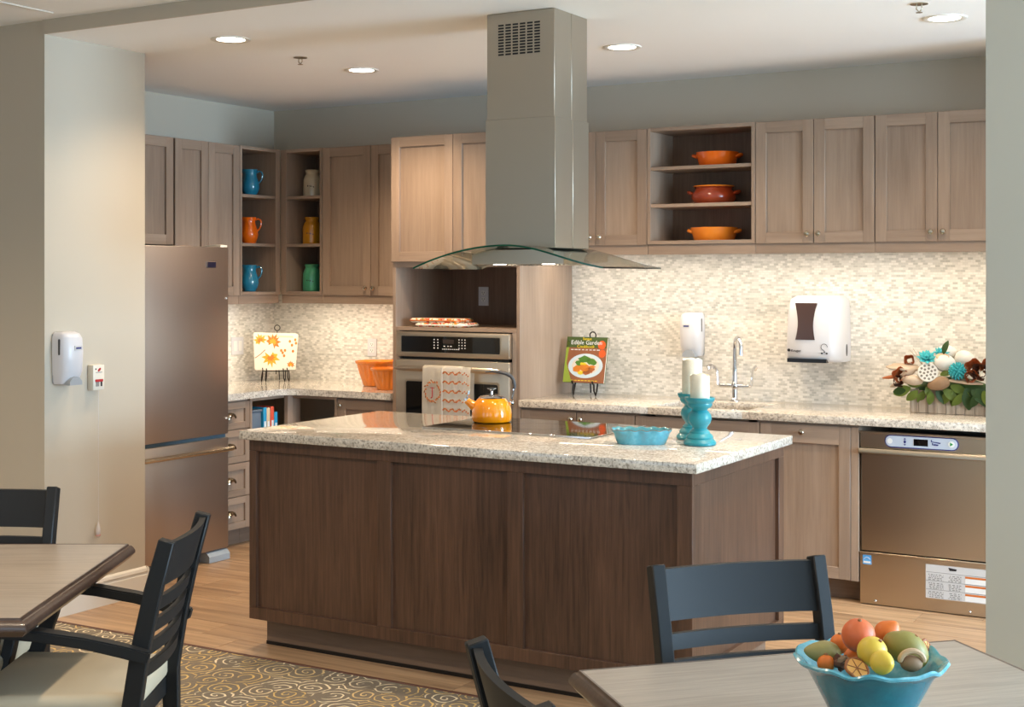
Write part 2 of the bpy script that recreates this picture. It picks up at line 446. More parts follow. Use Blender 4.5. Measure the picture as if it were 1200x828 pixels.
# ================================================================== CABINETS
def knob(parent, x, y, z):
    def f(bm):
        prof = [(.004, 0), (.0055, .002), (.004, .010), (.006, .014), (.0135, .018), (.0145, .023), (.011, .028), (.003, .030)]
        R = []
        for r, h in prof: R.append([bm.verts.new((x+r*math.cos(2*PI*i/14), y-h, z+r*math.sin(2*PI*i/14))) for i in range(14)])
        ring_faces(bm, R)
    return part('knob', parent, 'nickel', f)
def door(parent, x0, x1, z0, z1, yf, fr_=.058, kn=None, m='cab', name='door', bot=None, top=None):
    t = .02; b = bot or fr_; tp = top or fr_; g = .0015
    x0 += g; x1 -= g; z0 += g; z1 -= g
    d = part(name, parent, m, ('box', x0+fr_-.002, x1-fr_+.002, yf+.0135, yf+t-.001, z0+b-.002, z1-tp+.002))
    for xa in (x0, x1-fr_): part('stile', d, m, ('box', xa, xa+fr_, yf, yf+t, z0, z1, .0015))
    for za, zb in ((z0, z0+b), (z1-tp, z1)): part('rail', d, m if m != 'cab' else 'cab_h', ('box', x0+fr_-.001, x1-fr_+.001, yf+.0004, yf+t, za, zb, .0012))
    if kn: knob(d, kn[0], yf, kn[1])
    return d
RAIL = .056
def upper(label, x0, x1, z0, z1, depth, loc_fn, doors=2, knob_low=True, rail=True, xk=None):
    """closed wall cabinet; local x along the wall, front at -depth"""
    w_ = x1-x0; h = z1-z0
    t = thing('wall_cabinet', label, 'cabinet', *loc_fn((x0+x1)/2, z0), group='wall cabinets with shaker doors')
    rb = RAIL if rail else 0
    part('carcass', t, 'cab', ('box', -w_/2, w_/2, -depth+.021, -.008, rb*.5, h))
    if rail: part('light_rail', t, 'cab_h', ('box', -w_/2, w_/2, -depth+.012, -depth+.032, 0, rb, .001))
    n = doors
    for i in range(n):
        a = -w_/2+w_*i/n; b = a+w_/n
        kx = None
        if knob_low:
            kx = (b-.03 if (i % 2 == 0 and n > 1) else a+.03, rb+.045)
        door(t, a, b, rb-.004 if rail else 0, h-.002, -depth, kn=kx)
    return t
def open_shelf(label, x0, x1, z0, z1, depth, loc_fn, shelves, rail=True, lf=.02, rf=.02):
    w_ = x1-x0; h = z1-z0
    t = thing('shelf_cabinet', label, 'shelf', *loc_fn((x0+x1)/2, z0), group='open wall cabinets with shelves')
    rb = RAIL if rail else 0
    part('side_panel', t, 'cab', ('box', -w_/2, -w_/2+lf, -depth, -.010, rb, h, .001))
    part('side_panel', t, 'cab', ('box', w_/2-rf, w_/2, -depth, -.010, rb, h, .001))
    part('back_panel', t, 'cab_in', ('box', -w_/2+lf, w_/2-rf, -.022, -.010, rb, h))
    part('top_panel', t, 'cab_h', ('box', -w_/2+lf, w_/2-rf, -depth, -.022, h-.02, h, .001))
    part('bottom_panel', t, 'cab_h', ('box', -w_/2+lf, w_/2-rf, -depth, -.022, rb, rb+.02, .001))
    if rail: part('light_rail', t, 'cab_h', ('box', -w_/2, w_/2, -depth+.012, -depth+.032, 0, rb-.001, .001))
    for z in shelves: part('shelf', t, 'cab_h', ('box', -w_/2+lf+.001, w_/2-rf-.001, -depth+.004, -.023, z-z0-.019, z-z0, .001))
    return t
back = lambda x, z: ((x, YB, z), 0)
left = lambda y, z: ((XL, y, z), PI/2)
ZT, ZR, ZL = 2.425, 1.725, 1.432
DU = .33
# right run over the sink
upper('brown two-door wall cabinet right behind the steel hood chimney', -3.873, -3.236, ZR, ZT, DU, back)
open_shelf('open brown shelf unit holding three orange casseroles', -3.234, -2.606, ZR, ZT, DU, back, (2.209, 2.003))
upper('brown two-door wall cabinet just right of the casserole shelf', -2.604, -1.967, ZR, ZT, DU, back)
upper('brown two-door wall cabinet above the flower planter', -1.965, -1.338, ZR, ZT, DU, back)
upper('brown wall cabinet mostly hidden by the grey wall end', -1.336, -.91, ZR, ZT, DU, back)
# left corner
open_shelf('open shelf unit right of the corner with cream, yellow and green jars', -5.842, -5.504, ZL, ZT, DU, back, (2.123, 1.815), lf=.045)
upper('tall two-door wall cabinet between jar shelves and oven tower', -5.502, -4.747, ZL, ZT, DU, back)
open_shelf('open shelf unit left of the corner with blue and orange pitchers', 6.632, 7.018, ZL, ZT, DU, left, (2.123, 1.815), rf=.045)
upper('two-door wall cabinet right of the refrigerator beside pitcher shelves', 6.062, 6.63, ZL, ZT, DU, left, knob_low=False)
upper('short wall cabinet directly over the refrigerator', 5.13, 6.05, 1.79, ZT, DU, left, knob_low=False, rail=False)

# oven tower
TX0, TX1, TY = -4.744, -3.876, 6.722
tw = thing('oven_tower', 'tall light-brown oven cabinet with open niche and two doors', 'cabinet', ((TX0+TX1)/2, YB, 0))
hw = (TX1-TX0)/2; td = YB-TY
part('side_panel', tw, 'cab', ('box', -hw, -hw+.022, -td, -.008, .10, ZT, .001))
part('side_panel', tw, 'cab', ('box', hw-.022, hw, -td, -.008, .10, ZT, .001))
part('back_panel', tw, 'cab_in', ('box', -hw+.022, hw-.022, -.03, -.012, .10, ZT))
part('top_panel', tw, 'cab_h', ('box', -hw+.022, hw-.022, -td+.002, -.03, 1.672, ZT))
part('valance', tw, 'cab_h', ('box', -hw+.022, hw-.022, -td+.001, -td+.02, 1.658, 1.6715))
part('niche_shelf', tw, 'cab_h', ('box', -hw+.022, hw-.022, -td-.002, -.03, 1.288, 1.308, .001))
part('stile', tw, 'cab', ('box', -hw+.022, -hw+.05, -td, -td+.02, .53, 1.288), ('box', hw-.05, hw-.022, -td, -td+.02, .53, 1.288))
part('base_panel', tw, 'cab', ('box', -hw+.022, hw-.022, -td, -.03, .10, .52))
part('toe_kick', tw, 'toe', ('box', -hw, hw, -td+.07, -.03, .001, .10))
door(tw, -hw, 0, 1.689, ZT-.002, -td-.02); door(tw, 0, hw, 1.689, ZT-.002, -td-.02)
door(tw, -hw, hw, .11, .50, -td-.02, name='drawer')

# wall oven
ox0, ox1, oy = -4.695, -3.925, TY-.002
ov = thing('wall_oven', 'stainless wall oven with black glass control panel', 'oven', ((ox0+ox1)/2, oy, .55))
ow = (ox1-ox0)/2
part('body', ov, 'black', ('box', -ow+.02, ow-.02, .003, .5, .0, .73))
part('control_panel', ov, 'steel_oven', ('box', -ow, ow, -.035, .0, .588, .732, .006, 2))
cp = part('control_glass', ov, 'black_glass', lambda bm: prism(bm, rrect(1.74*ow, .092, .006, cx=-.01, cy=.662), (0, 2), -.0375, -.034))
part('glass_trim', ov, 'steel_h', lambda bm: prism(bm, rrect(1.74*ow+.02, .108, .012, cx=-.01, cy=.662), (0, 2), -.0362, -.034))
mat('display', (54, 44, 40), .1)
part('display', cp, 'display', ('box', -.055, .02, -.0382, -.0372, .668, .692))
def dots(bm):
    for x in (-.115, -.09): 
        for z in (.690, .674, .658, .642): box(bm, x-.004, x+.004, -.0385, -.0374, z-.003, z+.003)
    for x in (.055, .075, .095):
        for z in (.692, .676, .660, .644): box(bm, x-.003, x+.003, -.0385, -.0374, z-.003, z+.003)
    for x in (-.045, -.02, 0): box(bm, x-.005, x+.005, -.0385, -.0374, .651, .656)
    for i in range(9): box(bm, -.06+i*.0135, -.06+i*.0135+.008, -.0385, -.0374, .634, .639)
mat('key_white', (216, 208, 200), .5)
part('keypad', cp, 'key_white', dots, smooth=0)
od = part('oven_door', ov, 'steel_oven', ('box', -ow, ow, -.035, .0, .0, .572, .004, 2))
part('door_window', od, 'black_glass', lambda bm: prism(bm, rrect(1.62*ow, .36, .012, cx=0, cy=.265), (0, 2), -.0375, -.034))
part('window_trim', od, 'steel_h', lambda bm: prism(bm, rrect(1.62*ow+.024, .384, .018, cx=0, cy=.265), (0, 2), -.0362, -.034))
def ohandle(bm):
    pts = [(-ow+.02+1.9*ow*i/12, -.080-.010*math.sin(PI*i/12), .522+.004*math.sin(PI*i/12)) for i in range(13)]
    tube(bm, pts, [.006]+[.016]*11+[.006], 10, squash=(1, .75))
    for s in (-1, 1): box(bm, s*(ow-.07)-.012, s*(ow-.07)+.012, -.08, -.034, .512, .530)
part('handle', od, 'steel_h', ohandle)

# base cabinets
def base(label, x0, x1, loc_fn, front=.625, name='base_cabinet', carc=True, group='base cabinets under the worktops'):
    w_ = x1-x0
    t = thing(name, label, 'cabinet', *loc_fn((x0+x1)/2, 0), group=group)
    if carc: part('carcass', t, 'cab', ('box', -w_/2, w_/2, -front+.021, -.01, .105, .873))
    part('toe_kick', t, 'toe', ('box', -w_/2, w_/2, -front+.085, -.02, .001, .105))
    return t
F = .625
b1 = base('brown base cabinet with two round knobs below the cookbook', -3.873, -3.171, back)
door(b1, -.351, 0, .108, .862, -F, kn=(-.03, .825)); door(b1, 0, .351, .108, .862, -F, kn=(.03, .825))
b2 = base('brown sink base cabinet behind the teal candle holders', -3.169, -2.473, back, carc=False)
part('carcass', b2, 'cab', ('box', -.348, -.33, -F+.021, -.01, .105, .873), ('box', .33, .348, -F+.021, -.01, .105, .873), ('box', -.33, .33, -F+.021, -.01, .105, .125), ('box', -.33, .33, -.03, -.01, .125, .873))
door(b2, -.348, 0, .108, .862, -F); door(b2, 0, .348, .108, .862, -F)
b3 = base('brown base cabinet with one knob left of the dishwasher', -2.471, -1.964, back)
door(b3, -.2535, .215, .108, .862, -F, kn=(-.03, .825), top=.09)
part('filler', b3, 'cab', ('box', .217, .2535, -F+.002, -F+.02, .108, .862))
b4 = base('brown base cabinet hidden past the dishwasher', -1.33, -.91, back)
door(b4, -.21, .21, .108, .862, -F)
# left corner bases
c1 = base('base cabinet door with knob left of the oven tower', -5.158, -4.747, back)
door(c1, -.2055, .2055, .108, .862, -F, kn=(-.175, .825))
c2 = base('open base cubby right of the corner under the worktop', -5.50, -5.16, back, name='open_base_cabinet', carc=False)
part('carcass', c2, 'cab', ('box', .152, .17, -F, -.012, .105, .873), ('box', -.17, .152, -F, -.012, .105, .125), ('box', -.17, .152, -F, -F+.02, .855, .873))
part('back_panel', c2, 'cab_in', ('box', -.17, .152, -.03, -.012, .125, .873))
part('shelf', c2, 'cab_h', ('box', -.17, .152, -F+.01, -.03, .46, .48))
c3 = base('drawer base cabinet with brass cup pulls beside the refrigerator', 6.022, 6.385, left)
for z0, z1 in ((.70, .862), (.50, .698), (.30, .498), (.108, .298)):
    d = door(c3, -.1815, .1815, z0, z1, -F, fr_=.04, name='drawer')
    def cup(bm, zc=(z0+z1)/2):
        for sgn in (0,):
            R = []
            for i in range(9):
                a = PI*i/8
                R.append([bm.verts.new((.045*math.cos(a)*q, -F-.003-.026*math.sin(b)*1.0, zc-.012+.034*math.sin(a)*q)) for q, b in ((1, 0), (.95, .6), (.72, 1.2), (.35, PI/2))])
            for A, B in zip(R, R[1:]):
                for j in range(3): bm.faces.new((A[j], A[j+1], B[j+1], B[j]))
        bmesh.ops.solidify(bm, geom=list(bm.faces), thickness=.002)
    part('cup_pull', d, 'nickel', cup)
c4 = base('open base cubby left of the corner holding a bin and boxes', 6.387, 6.70, left, name='open_base_cabinet', carc=False)
part('carcass', c4, 'cab', ('box', -.1565, -.139, -F, -.012, .105, .873), ('box', -.139, .1565, -F, -.012, .105, .125), ('box', -.139, .1565, -F, -F+.02, .855, .873))
part('back_panel', c4, 'cab_in', ('box', -.139, .1565, -.03, -.012, .125, .873))
part('shelf', c4, 'cab_h', ('box', -.139, .1565, -F+.01, -.03, .62, .64))
part('corner_post', c2, 'cab', lambda bm: prism(bm, [(x+5.33, y_-YB) for x, y_ in ((-5.549, 6.702), (-5.522, 6.702), (-5.502, 6.722), (-5.502, 6.80), (-5.549, 6.80))], (0, 1), .105, .873))

# worktops
def slab_bev(bm): bmesh.ops.bevel(bm, geom=[e for e in bm.edges if e.is_manifold and e.calc_face_angle(0) > 1], offset=.004, segments=2, affect='EDGES')
def lslab(bm):
    P = [(XL+.0065, 6.005), (-5.525, 6.005)]
    r = .13; cx, cy = -5.525+r, 6.70-r
    for i in range(9):
        a = PI-PI/2*i/8; P.append((cx+r*math.cos(a), cy+r*math.sin(a)))
    P += [(-4.746, 6.70), (-4.746, YB-.0065), (XL+.0065, YB-.0065)]
    prism(bm, P, (0, 1), .875, .914)
    slab_bev(bm)
wt = part('worktop', None, 'quartz', lslab); tag(wt, 'speckled quartz L-shaped worktop in the left corner', 'worktop')
SX0, SX1, SY0, SY1 = -3.08, -2.56, 6.80, 7.16
def rslab(bm):
    box(bm, -3.8745, SX0, 6.70, YB-.0065, .875, .914, .003, 2); box(bm, SX1, -.905, 6.70, YB-.0065, .875, .914, .003, 2)
    box(bm, SX0-.006, SX1+.006, 6.70, SY0, .875, .914, .003, 2); box(bm, SX0-.006, SX1+.006, SY1, YB-.0065, .875, .914, .003, 2)
wr = part('worktop', None, 'quartz', rslab); tag(wr, 'long speckled quartz worktop with sink and flower planter', 'worktop')
sk = thing('sink', 'rectangular undermount steel sink behind the candle holders', 'sink', ((SX0+SX1)/2, (SY0+SY1)/2, .70))
sw, sd = (SX1-SX0)/2, (SY1-SY0)/2
part('basin', sk, 'steel_h', ('box', -sw, sw, -sd, sd, 0, .004), ('box', -sw-.004, -sw, -sd, sd, 0, .174), ('box', sw, sw+.004, -sd, sd, 0, .174), ('box', -sw, sw, -sd-.004, -sd, 0, .174), ('box', -sw, sw, sd, sd+.004, 0, .174))
part('drain', sk, 'chrome', lambda bm: lathe(bm, [(.045, .004), (.045, .007), (.03, .006), (.0, .005)], 20, cap=False))

# ================================================================== ISLAND
IX0, IX1, IY0, IY1, IZ = -4.055, -1.922, 4.592, 5.628, .935
CX0, CX1, CY0, CY1 = -4.022, -1.952, 4.622, 5.603
isl = thing('kitchen_island', 'dark brown panelled kitchen island with quartz worktop', 'island', ((IX0+IX1)/2, (IY0+IY1)/2, 0))
def L(x=None, y=None):
    return x-(IX0+IX1)/2 if x is not None else y-(IY0+IY1)/2
cx0, cx1, cy0, cy1 = L(CX0), L(CX1), L(y=CY0), L(y=CY1)
ZB, ZTp = .12, IZ-.038
part('core', isl, 'island', ('box', cx0+.02, cx1-.02, cy0+.02, cy1, ZB, ZTp))
part('toe_kick', isl, 'toe', ('box', cx0+.045, cx1-.06, cy0+.065, cy1-.06, .001, ZB))
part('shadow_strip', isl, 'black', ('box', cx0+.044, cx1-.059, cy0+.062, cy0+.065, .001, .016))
FX = [(CX0, -3.984), (-3.340, -3.272), (-2.722, -2.652), (-2.012, CX1)]
part('rail', isl, 'island', ('box', cx0, cx1, cy0, cy0+.02, .848, ZTp, .001)); part('rail', isl, 'island', ('box', cx0, cx1, cy0, cy0+.02, ZB, .172, .001))
for a, b in FX: part('stile', isl, 'island', ('box', L(a), L(b), cy0+.0003, cy0+.02, .172, .848, .001))
for (a, b), (c_, d_) in zip(FX, FX[1:]): part('panel', isl, 'island', ('box', L(b), L(c_), cy0+.0165, cy0+.0215, .172, .848))
# right end
part('end_rail', isl, 'island', ('box', cx1-.02, cx1, cy0+.02, cy1, .848, ZTp, .001)); part('end_rail', isl, 'island', ('box', cx1-.02, cx1, cy0+.02, cy1, ZB, .172, .001))
for a, b in ((cy0+.02, cy0+.085), (cy1-.06, cy1)): part('end_stile', isl, 'island', ('box', cx1-.02, cx1-.0003, a, b, .172, .848, .001))
part('end_panel', isl, 'island', ('box', cx1-.0215, cx1-.0165, cy0+.085, cy1-.06, .172, .848))
part('left_end_panel', isl, 'island', ('box', cx0, cx0+.02, cy0+.02, cy1, ZB, ZTp, .001))
iw = part('island_worktop', None, 'quartz', ('box', IX0, IX1, IY0, IY1, IZ-.038, IZ, .005, 2)); tag(iw, 'speckled quartz slab on the dark island', 'worktop')
# cooktop
KX0, KX1, KY0, KY1 = -3.424, -2.592, 5.078, 5.602
ck = thing('cooktop', 'black glass cooktop set into the island worktop', 'cooktop', ((KX0+KX1)/2, (KY0+KY1)/2, IZ))
kw, kd = (KX1-KX0)/2, (KY1-KY0)/2
part('glass_top', ck, 'black_glass', ('box', -kw, kw, -kd, kd, .0005, .007, .001))
part('front_trim', ck, 'chrome', ('box', -kw, kw, -kd-.008, -kd, .0005, .008, .001)); part('side_trim', ck, 'chrome', ('box', kw, kw+.005, -kd, kd, .0005, .008, .001))
mat('burner_ring', (40, 40, 42), .2)
for bx, by, br_ in ((-.25, -.12, .10), (-.25, .13, .08), (.02, 0, .13), (.27, -.12, .08), (.27, .13, .10)):
    part('burner_ring', ck, 'burner_ring', lambda bm: tube(bm, [(bx+br_*math.cos(2*PI*i/32), by+br_*math.sin(2*PI*i/32), .0068) for i in range(32)], .0006, 4, True))

# ================================================================== RANGE HOOD
hx, hy = -2.944, 5.257
hd = thing('range_hood', 'stainless island range hood with curved glass canopy', 'range hood', (hx, hy, 0))
for ya, yb in ((-.150, .002), (.0045, .150)): part('upper_duct', hd, 'steel', ('box', -.1655, .1655, ya, yb, 2.25, ZC-.001, .002))
for ya, yb in ((-.154, .003), (.0055, .154)): part('lower_duct', hd, 'steel', ('box', -.171, .171, ya, yb, 1.722, 2.275, .002))
def grille(bm):
    for c in range(6):
        for r in range(11):
            x = -.108+c*.0355; z = 2.680-r*.0125; box(bm, x, x+.027, -.1512, -.1497, z-.0075, z)
part('vent_grille', hd, 'black', grille, smooth=0)
GX0, GX1, GY0, GY1 = -3.387-hx, -2.472-hx, 4.95-hy, 5.51-hy
def gz(x):
    s = (x-(GX0+GX1)/2)/((GX1-GX0)/2); a = .92
    # arch flattening out to level wings at the tips
    c = (math.cos(min(1, abs(s)/.98)*PI)+1)/2 if s > 0 else 1-(abs(s))**1.9
    return 1.634+.094*(0.62*c+.38*(1-s*s))
NG = 40
def glass_sheet(bm):
    rings = []
    for i in range(NG+1):
        x = GX0+(GX1-GX0)*i/NG; z = gz(x)
        rings.append([bm.verts.new((x, GY0, z)), bm.verts.new((x, GY1, z)), bm.verts.new((x, GY1, z+.007)), bm.verts.new((x, GY0, z+.007))])
    ring_faces(bm, rings)
gl = part('glass_canopy', hd, 'glass', glass_sheet)
part('glass_edge', gl, 'glass_edge', lambda bm: sweep_rect(bm, [(GX0+(GX1-GX0)*i/NG, GY0-.0008, gz(GX0+(GX1-GX0)*i/NG)+.0035) for i in range(NG+1)], .0015, .0075, (0, 1, 0)))
def hbody(bm):
    # shallow tray whose top follows the arch
    n = 16; rings = []
    for i in range(n+1):
        x = -.235+.45*i/n; zt = min(gz(x)-.002, 1.716)
        rings.append([bm.verts.new((x, -.16, 1.655)), bm.verts.new((x, .25, 1.655)), bm.verts.new((x, .25, zt)), bm.verts.new((x, -.16, zt))])
    ring_faces(bm, rings)
hb = part('canopy_body', hd, 'steel_h', hbody)
for x in (-.13, .11):
    part('hood_lamp', hb, 'lamp', lambda bm: lathe(bm, [(.028, 1.6535), (.028, 1.6565), (.0, 1.6565)], 18, (x, -.10, 0)))
part('filter', hb, 'steel', *[('box', -.20+.02*i, -.186+.02*i, -.05, .22, 1.651, 1.6552) for i in range(20)])
for x in (-.12, .12):
    l = D.lights.new('hood_light', 'SPOT'); l.energy = 5; l.color = WARM; l.spot_size = 2.0; l.spot_blend = .6; l.shadow_soft_size = .025
    o = D.objects.new('hood_light', l); COL.objects.link(o); o.location = (x, -.10, 1.645); o.parent = hd

# ================================================================== REFRIGERATOR
fy0, fy1, fx = 5.135, 6.0, -5.375
fg = thing('refrigerator', 'stainless bottom-freezer refrigerator beside the wall stub', 'refrigerator', (XL, (fy0+fy1)/2, 0), PI/2)
fw, fd = (fy1-fy0)/2, fx-XL
mat('fridge_side', (84, 78, 72), .45)
part('cabinet_body', fg, 'fridge_side', ('box', -fw+.004, fw-.004, -fd+.07, -.03, .04, 1.755, .003))
fdoor = part('fridge_door', fg, 'steel_fridge', ('box', -fw, fw, -fd, -fd+.062, .712, 1.77, .004, 2))
fzr = part('freezer_drawer', fg, 'steel_fridge', ('box', -fw, fw, -fd, -fd+.062, .065, .69, .004, 2))
mat('seal_blue', (60, 84, 98), .4)
part('door_gap', fg, 'seal_blue', ('box', -fw+.004, fw-.004, -fd+.02, -fd+.07, .688, .714))
part('handle', fzr, 'nickel', lambda bm: tube(bm, [(-fw+.04, -fd-.05, .632), (fw-.02, -fd-.05, .632)], .013, 12), lambda bm: [cyl(bm, (s, -fd-.05, .632), (s, -fd, .632), .008) for s in (-fw+.08, fw-.06)])
part('handle', fdoor, 'nickel', lambda bm: tube(bm, [(-fw+.06, -fd-.05, .80), (-fw+.06, -fd-.05, 1.68)], .013, 12), lambda bm: [cyl(bm, (-fw+.06, -fd-.05, s), (-fw+.06, -fd, s), .008) for s in (.85, 1.63)])
part('hinge_cover', fg, 'cream_plastic', lambda bm: prism(bm, [(-fd+.01, 1.756), (-fd+.005, 1.781), (-fd+.05, 1.785), (-fd+.18, 1.772), (-fd+.18, 1.756)], (1, 2), fw-.06, fw-.005))
mat('badge_navy', (26, 24, 44), .3)
bd = part('badge', fdoor, 'chrome', ('box', fw-.185, fw-.105, -fd-.002, -fd-.0005, 1.652, 1.688))
part('badge_face', bd, 'badge_navy', ('box', fw-.172, fw-.107, -fd-.0032, -fd-.002, 1.655, 1.685))
for z in (1.60, .80): part('stud', fdoor, 'label_white', lambda bm: ball(bm, (fw-.02, -fd-.001, z-.12*(z > 1)), .006, 8, 6))
part('base_grille', fg, 'rubber_grey', ('box', -fw+.01, fw-.02, -fd+.06, -fd+.2, .002, .06))
mat('foot_grey', (150, 158, 164), .35)
part('foot_cover', fg, 'foot_grey', lambda bm: prism(bm, [(-fd-.012, .002), (-fd-.012, .035), (-fd+.01, .058), (-fd+.10, .058), (-fd+.10, .002)], (1, 2), fw-.17, fw-.002))

# ================================================================== DISHWASHER
dx0, dx1, dy = -1.957, -1.345, 6.735
dw = thing('dishwasher', 'stainless undercounter commercial dishwasher with control strip', 'dishwasher', ((dx0+dx1)/2, dy, 0))
q = (dx1-dx0)/2
part('body', dw, 'black', ('box', -q+.004, q-.004, .02, .56, .01, .80))
part('control_fascia', dw, 'steel_h', ('box', -q, q, 0, .022, .765, .845, .003))
part('top_lip', dw, 'steel_h', ('box', -q, q, -.012, .015, .838, .848, .002))
ddr = part('door', dw, 'steel_h', ('box', -q+.004, q, .004, .022, .262, .745, .002))
part('door_handle', ddr, 'steel_h', lambda bm: prism(bm, [(.004, .765), (-.022, .765), (-.028, .755), (-.028, .742), (-.018, .738), (.004, .738)], (1, 2), -q, q))
lp = part('lower_panel', dw, 'steel_h', ('box', -q, q, -.004, .022, .004, .252, .002))
part('panel_lip', lp, 'steel_h', ('box', -q, q, -.012, .0, .250, .259, .002))
for x in (-q+.075, q-.09): part('screw', lp, 'chrome', lambda bm: ball(bm, (x, -.005, .022), (.007, .004, .007), 10, 6))
st = part('control_strip', dw, 'ink_blue', lambda bm: prism(bm, rrect(.352, .062, .031, cx=-.01, cy=.806), (0, 2), -.0025, .001))
part('strip_face', st, 'panel_blue', lambda bm: prism(bm, rrect(.342, .052, .026, cx=-.01, cy=.806), (0, 2), -.0035, -.002))
part('screen', st, 'black_glass', ('box', -.045, .022, -.0048, -.003, .790, .822))
part('power_button', st, 'label_white', lambda bm: prism(bm, ell(.013, .013, 16, -.160, .806), (0, 2), -.005, -.003))
part('start_button', st, 'label_white', lambda bm: prism(bm, ell(.015, .015, 16, .132, .806), (0, 2), -.005, -.003))
part('start_arrow', st, 'ink_green', lambda bm: prism(bm, [(.126, .797), (.126, .815), (.141, .806)], (0, 2), -.0058, -.0048))
part('arrow_keys', st, 'ink_blue', lambda bm: prism(bm, [(-.094, .817), (-.082, .817), (-.088, .825)], (0, 2), -.0048, -.003), lambda bm: prism(bm, [(-.094, .795), (-.088, .787), (-.082, .795)], (0, 2), -.0048, -.003), lambda bm: prism(bm, ell(.006, .008, 12, -.088, .806), (0, 2), -.0044, -.003))
part('logo', st, 'ink_blue', lambda bm: [prism(bm, P_, (0, 2), -.0048, -.003) for P_ in ([(.036, .822), (.042, .822), (.040, .815), (.082, .811), (.080, .805), (.036, .812)], [(.041, .808), (.046, .808), (.048, .797), (.042, .797)], [(.050, .804), (.072, .801), (.070, .795), (.048, .796)])])
part('sticker', lp, 'blue_sticker', ('box', -q+.014, -q+.056, -.0052, -.0038, .197, .242))
part('sticker_mark', lp, 'label_white', lambda bm: tube(bm, [(-q+.020+.03*i/8, -.0056, .222+.010*math.sin(PI*i/8)) for i in range(9)], .0015, 4), ('box', -q+.018, -q+.052, -.006, -.005, .203, .212))
lb = part('instruction_label', lp, 'label_silver', ('box', .012, q-.003, -.0052, -.0038, .068, .228))
def lblines(bm):
    for z in (.192, .151, .110): box(bm, .014, q-.004, -.0058, -.005, z-.001, z+.001)
    for r in range(3):
        zt = .187-r*.041
        for i in range(4):
            z = zt-.006-i*.008
            for a, b in ((.022, .095), (.118, .178)):
                x = a+random.random()*.01
                while x < b: 
                    w_ = random.uniform(.004, .014); box(bm, x, min(x+w_, b), -.0058, -.005, z-.0022, z+.0018); x += w_+random.uniform(.003, .008)
part('label_print', lb, 'ink_grey', lblines, smooth=0)
part('label_logo', lb, 'ink', lambda bm: prism(bm, [(.118, .221), (.158, .216), (.154, .207), (.124, .206)], (0, 2), -.006, -.005))
part('warning_bar', lb, 'ink_orange', *[('box', .196, q-.004, -.006, -.005, z-.012, z-.003) for z in (.190, .149, .108)])
part('warning_field', lb, 'label_white', *[('box', .196, q-.004, -.0058, -.005, z-.037, z-.013) for z in (.190, .149, .108)])

# ================================================================== CEILING FITTINGS
def downlight(x, y, label, z=ZC, power=80):
    t = thing('recessed_downlight', label, 'ceiling light', (x, y, z), 0, 'round recessed ceiling lights')
    part('trim_ring', t, 'white_trim', lambda bm: lathe(bm, [(.095, 0), (.095, -.004), (.088, -.007), (.068, -.003), (.066, 0)], 28, cap=False))
    part('lens', t, 'lamp', lambda bm: lathe(bm, [(.067, -.0025), (.0, -.0028)], 28, cap=False))
    l = D.lights.new('downlight', 'SPOT'); l.energy = power; l.color = WARM; l.spot_size = math.radians(138); l.spot_blend = .75; l.shadow_soft_size = .06
    o = D.objects.new('downlight', l); COL.objects.link(o); o.location = (0, 0, -.02); o.parent = t
downlight(-4.48, 5.017, 'recessed ceiling light nearest the wall stub', power=56)
downlight(-4.527, 6.12, 'recessed ceiling light in front of the oven tower doors', power=120)
downlight(-2.97, 6.155, 'recessed ceiling light just right of the hood chimney')
downlight(-1.423, 6.177, 'recessed ceiling light by the grey wall end', power=47)
for i, (x, y) in enumerate(((-1.42, 5.02), (-4.8, 2.6), (-2.6, 2.6), (-4.8, .2), (-2.6, .2), (-7, 2.6))):  # dining ones are unseen, added to light the enclosed room
    downlight(x, y, ('recessed ceiling light over the right end of the island', 'added unseen dining ceiling light above the left table chairs', 'added unseen dining ceiling light between the two tables', 'added unseen dining ceiling light at the rear, left of the camera', 'added unseen dining ceiling light at the rear, nearest the camera', 'added unseen dining ceiling light in the far left corner')[i], ZC if i == 0 else ZD, 105)
def sprinkler(x, y, label):
    t = thing('sprinkler_head', label, 'sprinkler', (x, y, ZC), 0, 'fire sprinkler heads on the ceiling')
    part('escutcheon', t, 'nickel', lambda bm: lathe(bm, [(.036, 0), (.036, -.004), (.012, -.008), (0, -.008)], 18, cap=False))
    part('frame', t, 'nickel', lambda bm: tube(bm, [(-.010, 0, -.006), (-.012, 0, -.022), (0, 0, -.036), (.012, 0, -.022), (.010, 0, -.006)], .003, 6))
    part('deflector', t, 'nickel', lambda bm: lathe(bm, [(.0, -.040), (.014, -.038), (.014, -.036), (0, -.036)], 14, cap=False))
sprinkler(-4.537, 5.607, 'small fire sprinkler head between the two left ceiling lights'); sprinkler(-1.439, 5.80, 'small fire sprinkler head near the right ceiling light')

# under-cabinet strips
def strip(label, x0, x1, y0, y1, z, power):
    t = thing('under_cabinet_light', label, 'light', ((x0+x1)/2, (y0+y1)/2, z), 0, 'light strips under the wall cabinets')
    a, b = (x1-x0)/2, (y1-y0)/2
    part('housing', t, 'white_trim', ('box', -a, a, -b, b, 0, .016)); part('diffuser', t, 'led', ('box', -a+.004, a-.004, -b+.004, b-.004, -.003, 0))
    o = area('strip_glow', (0, 0, -.006), (0, 0, 0), 2*a, 2*b, power, (1, .86, .66)); o.parent = t
strip('light strip under the cabinet left of the oven tower', -5.80, -4.80, 7.06, 7.09, ZL+.012, 4.0)
strip('light strip under the pitcher shelves by the refrigerator', -5.91, -5.88, 6.12, 6.98, ZL+.012, 3.0)
strip('light strip under the right run of cabinets over the sink', -3.80, -1.0, 7.06, 7.09, ZR+.012, 9.5)

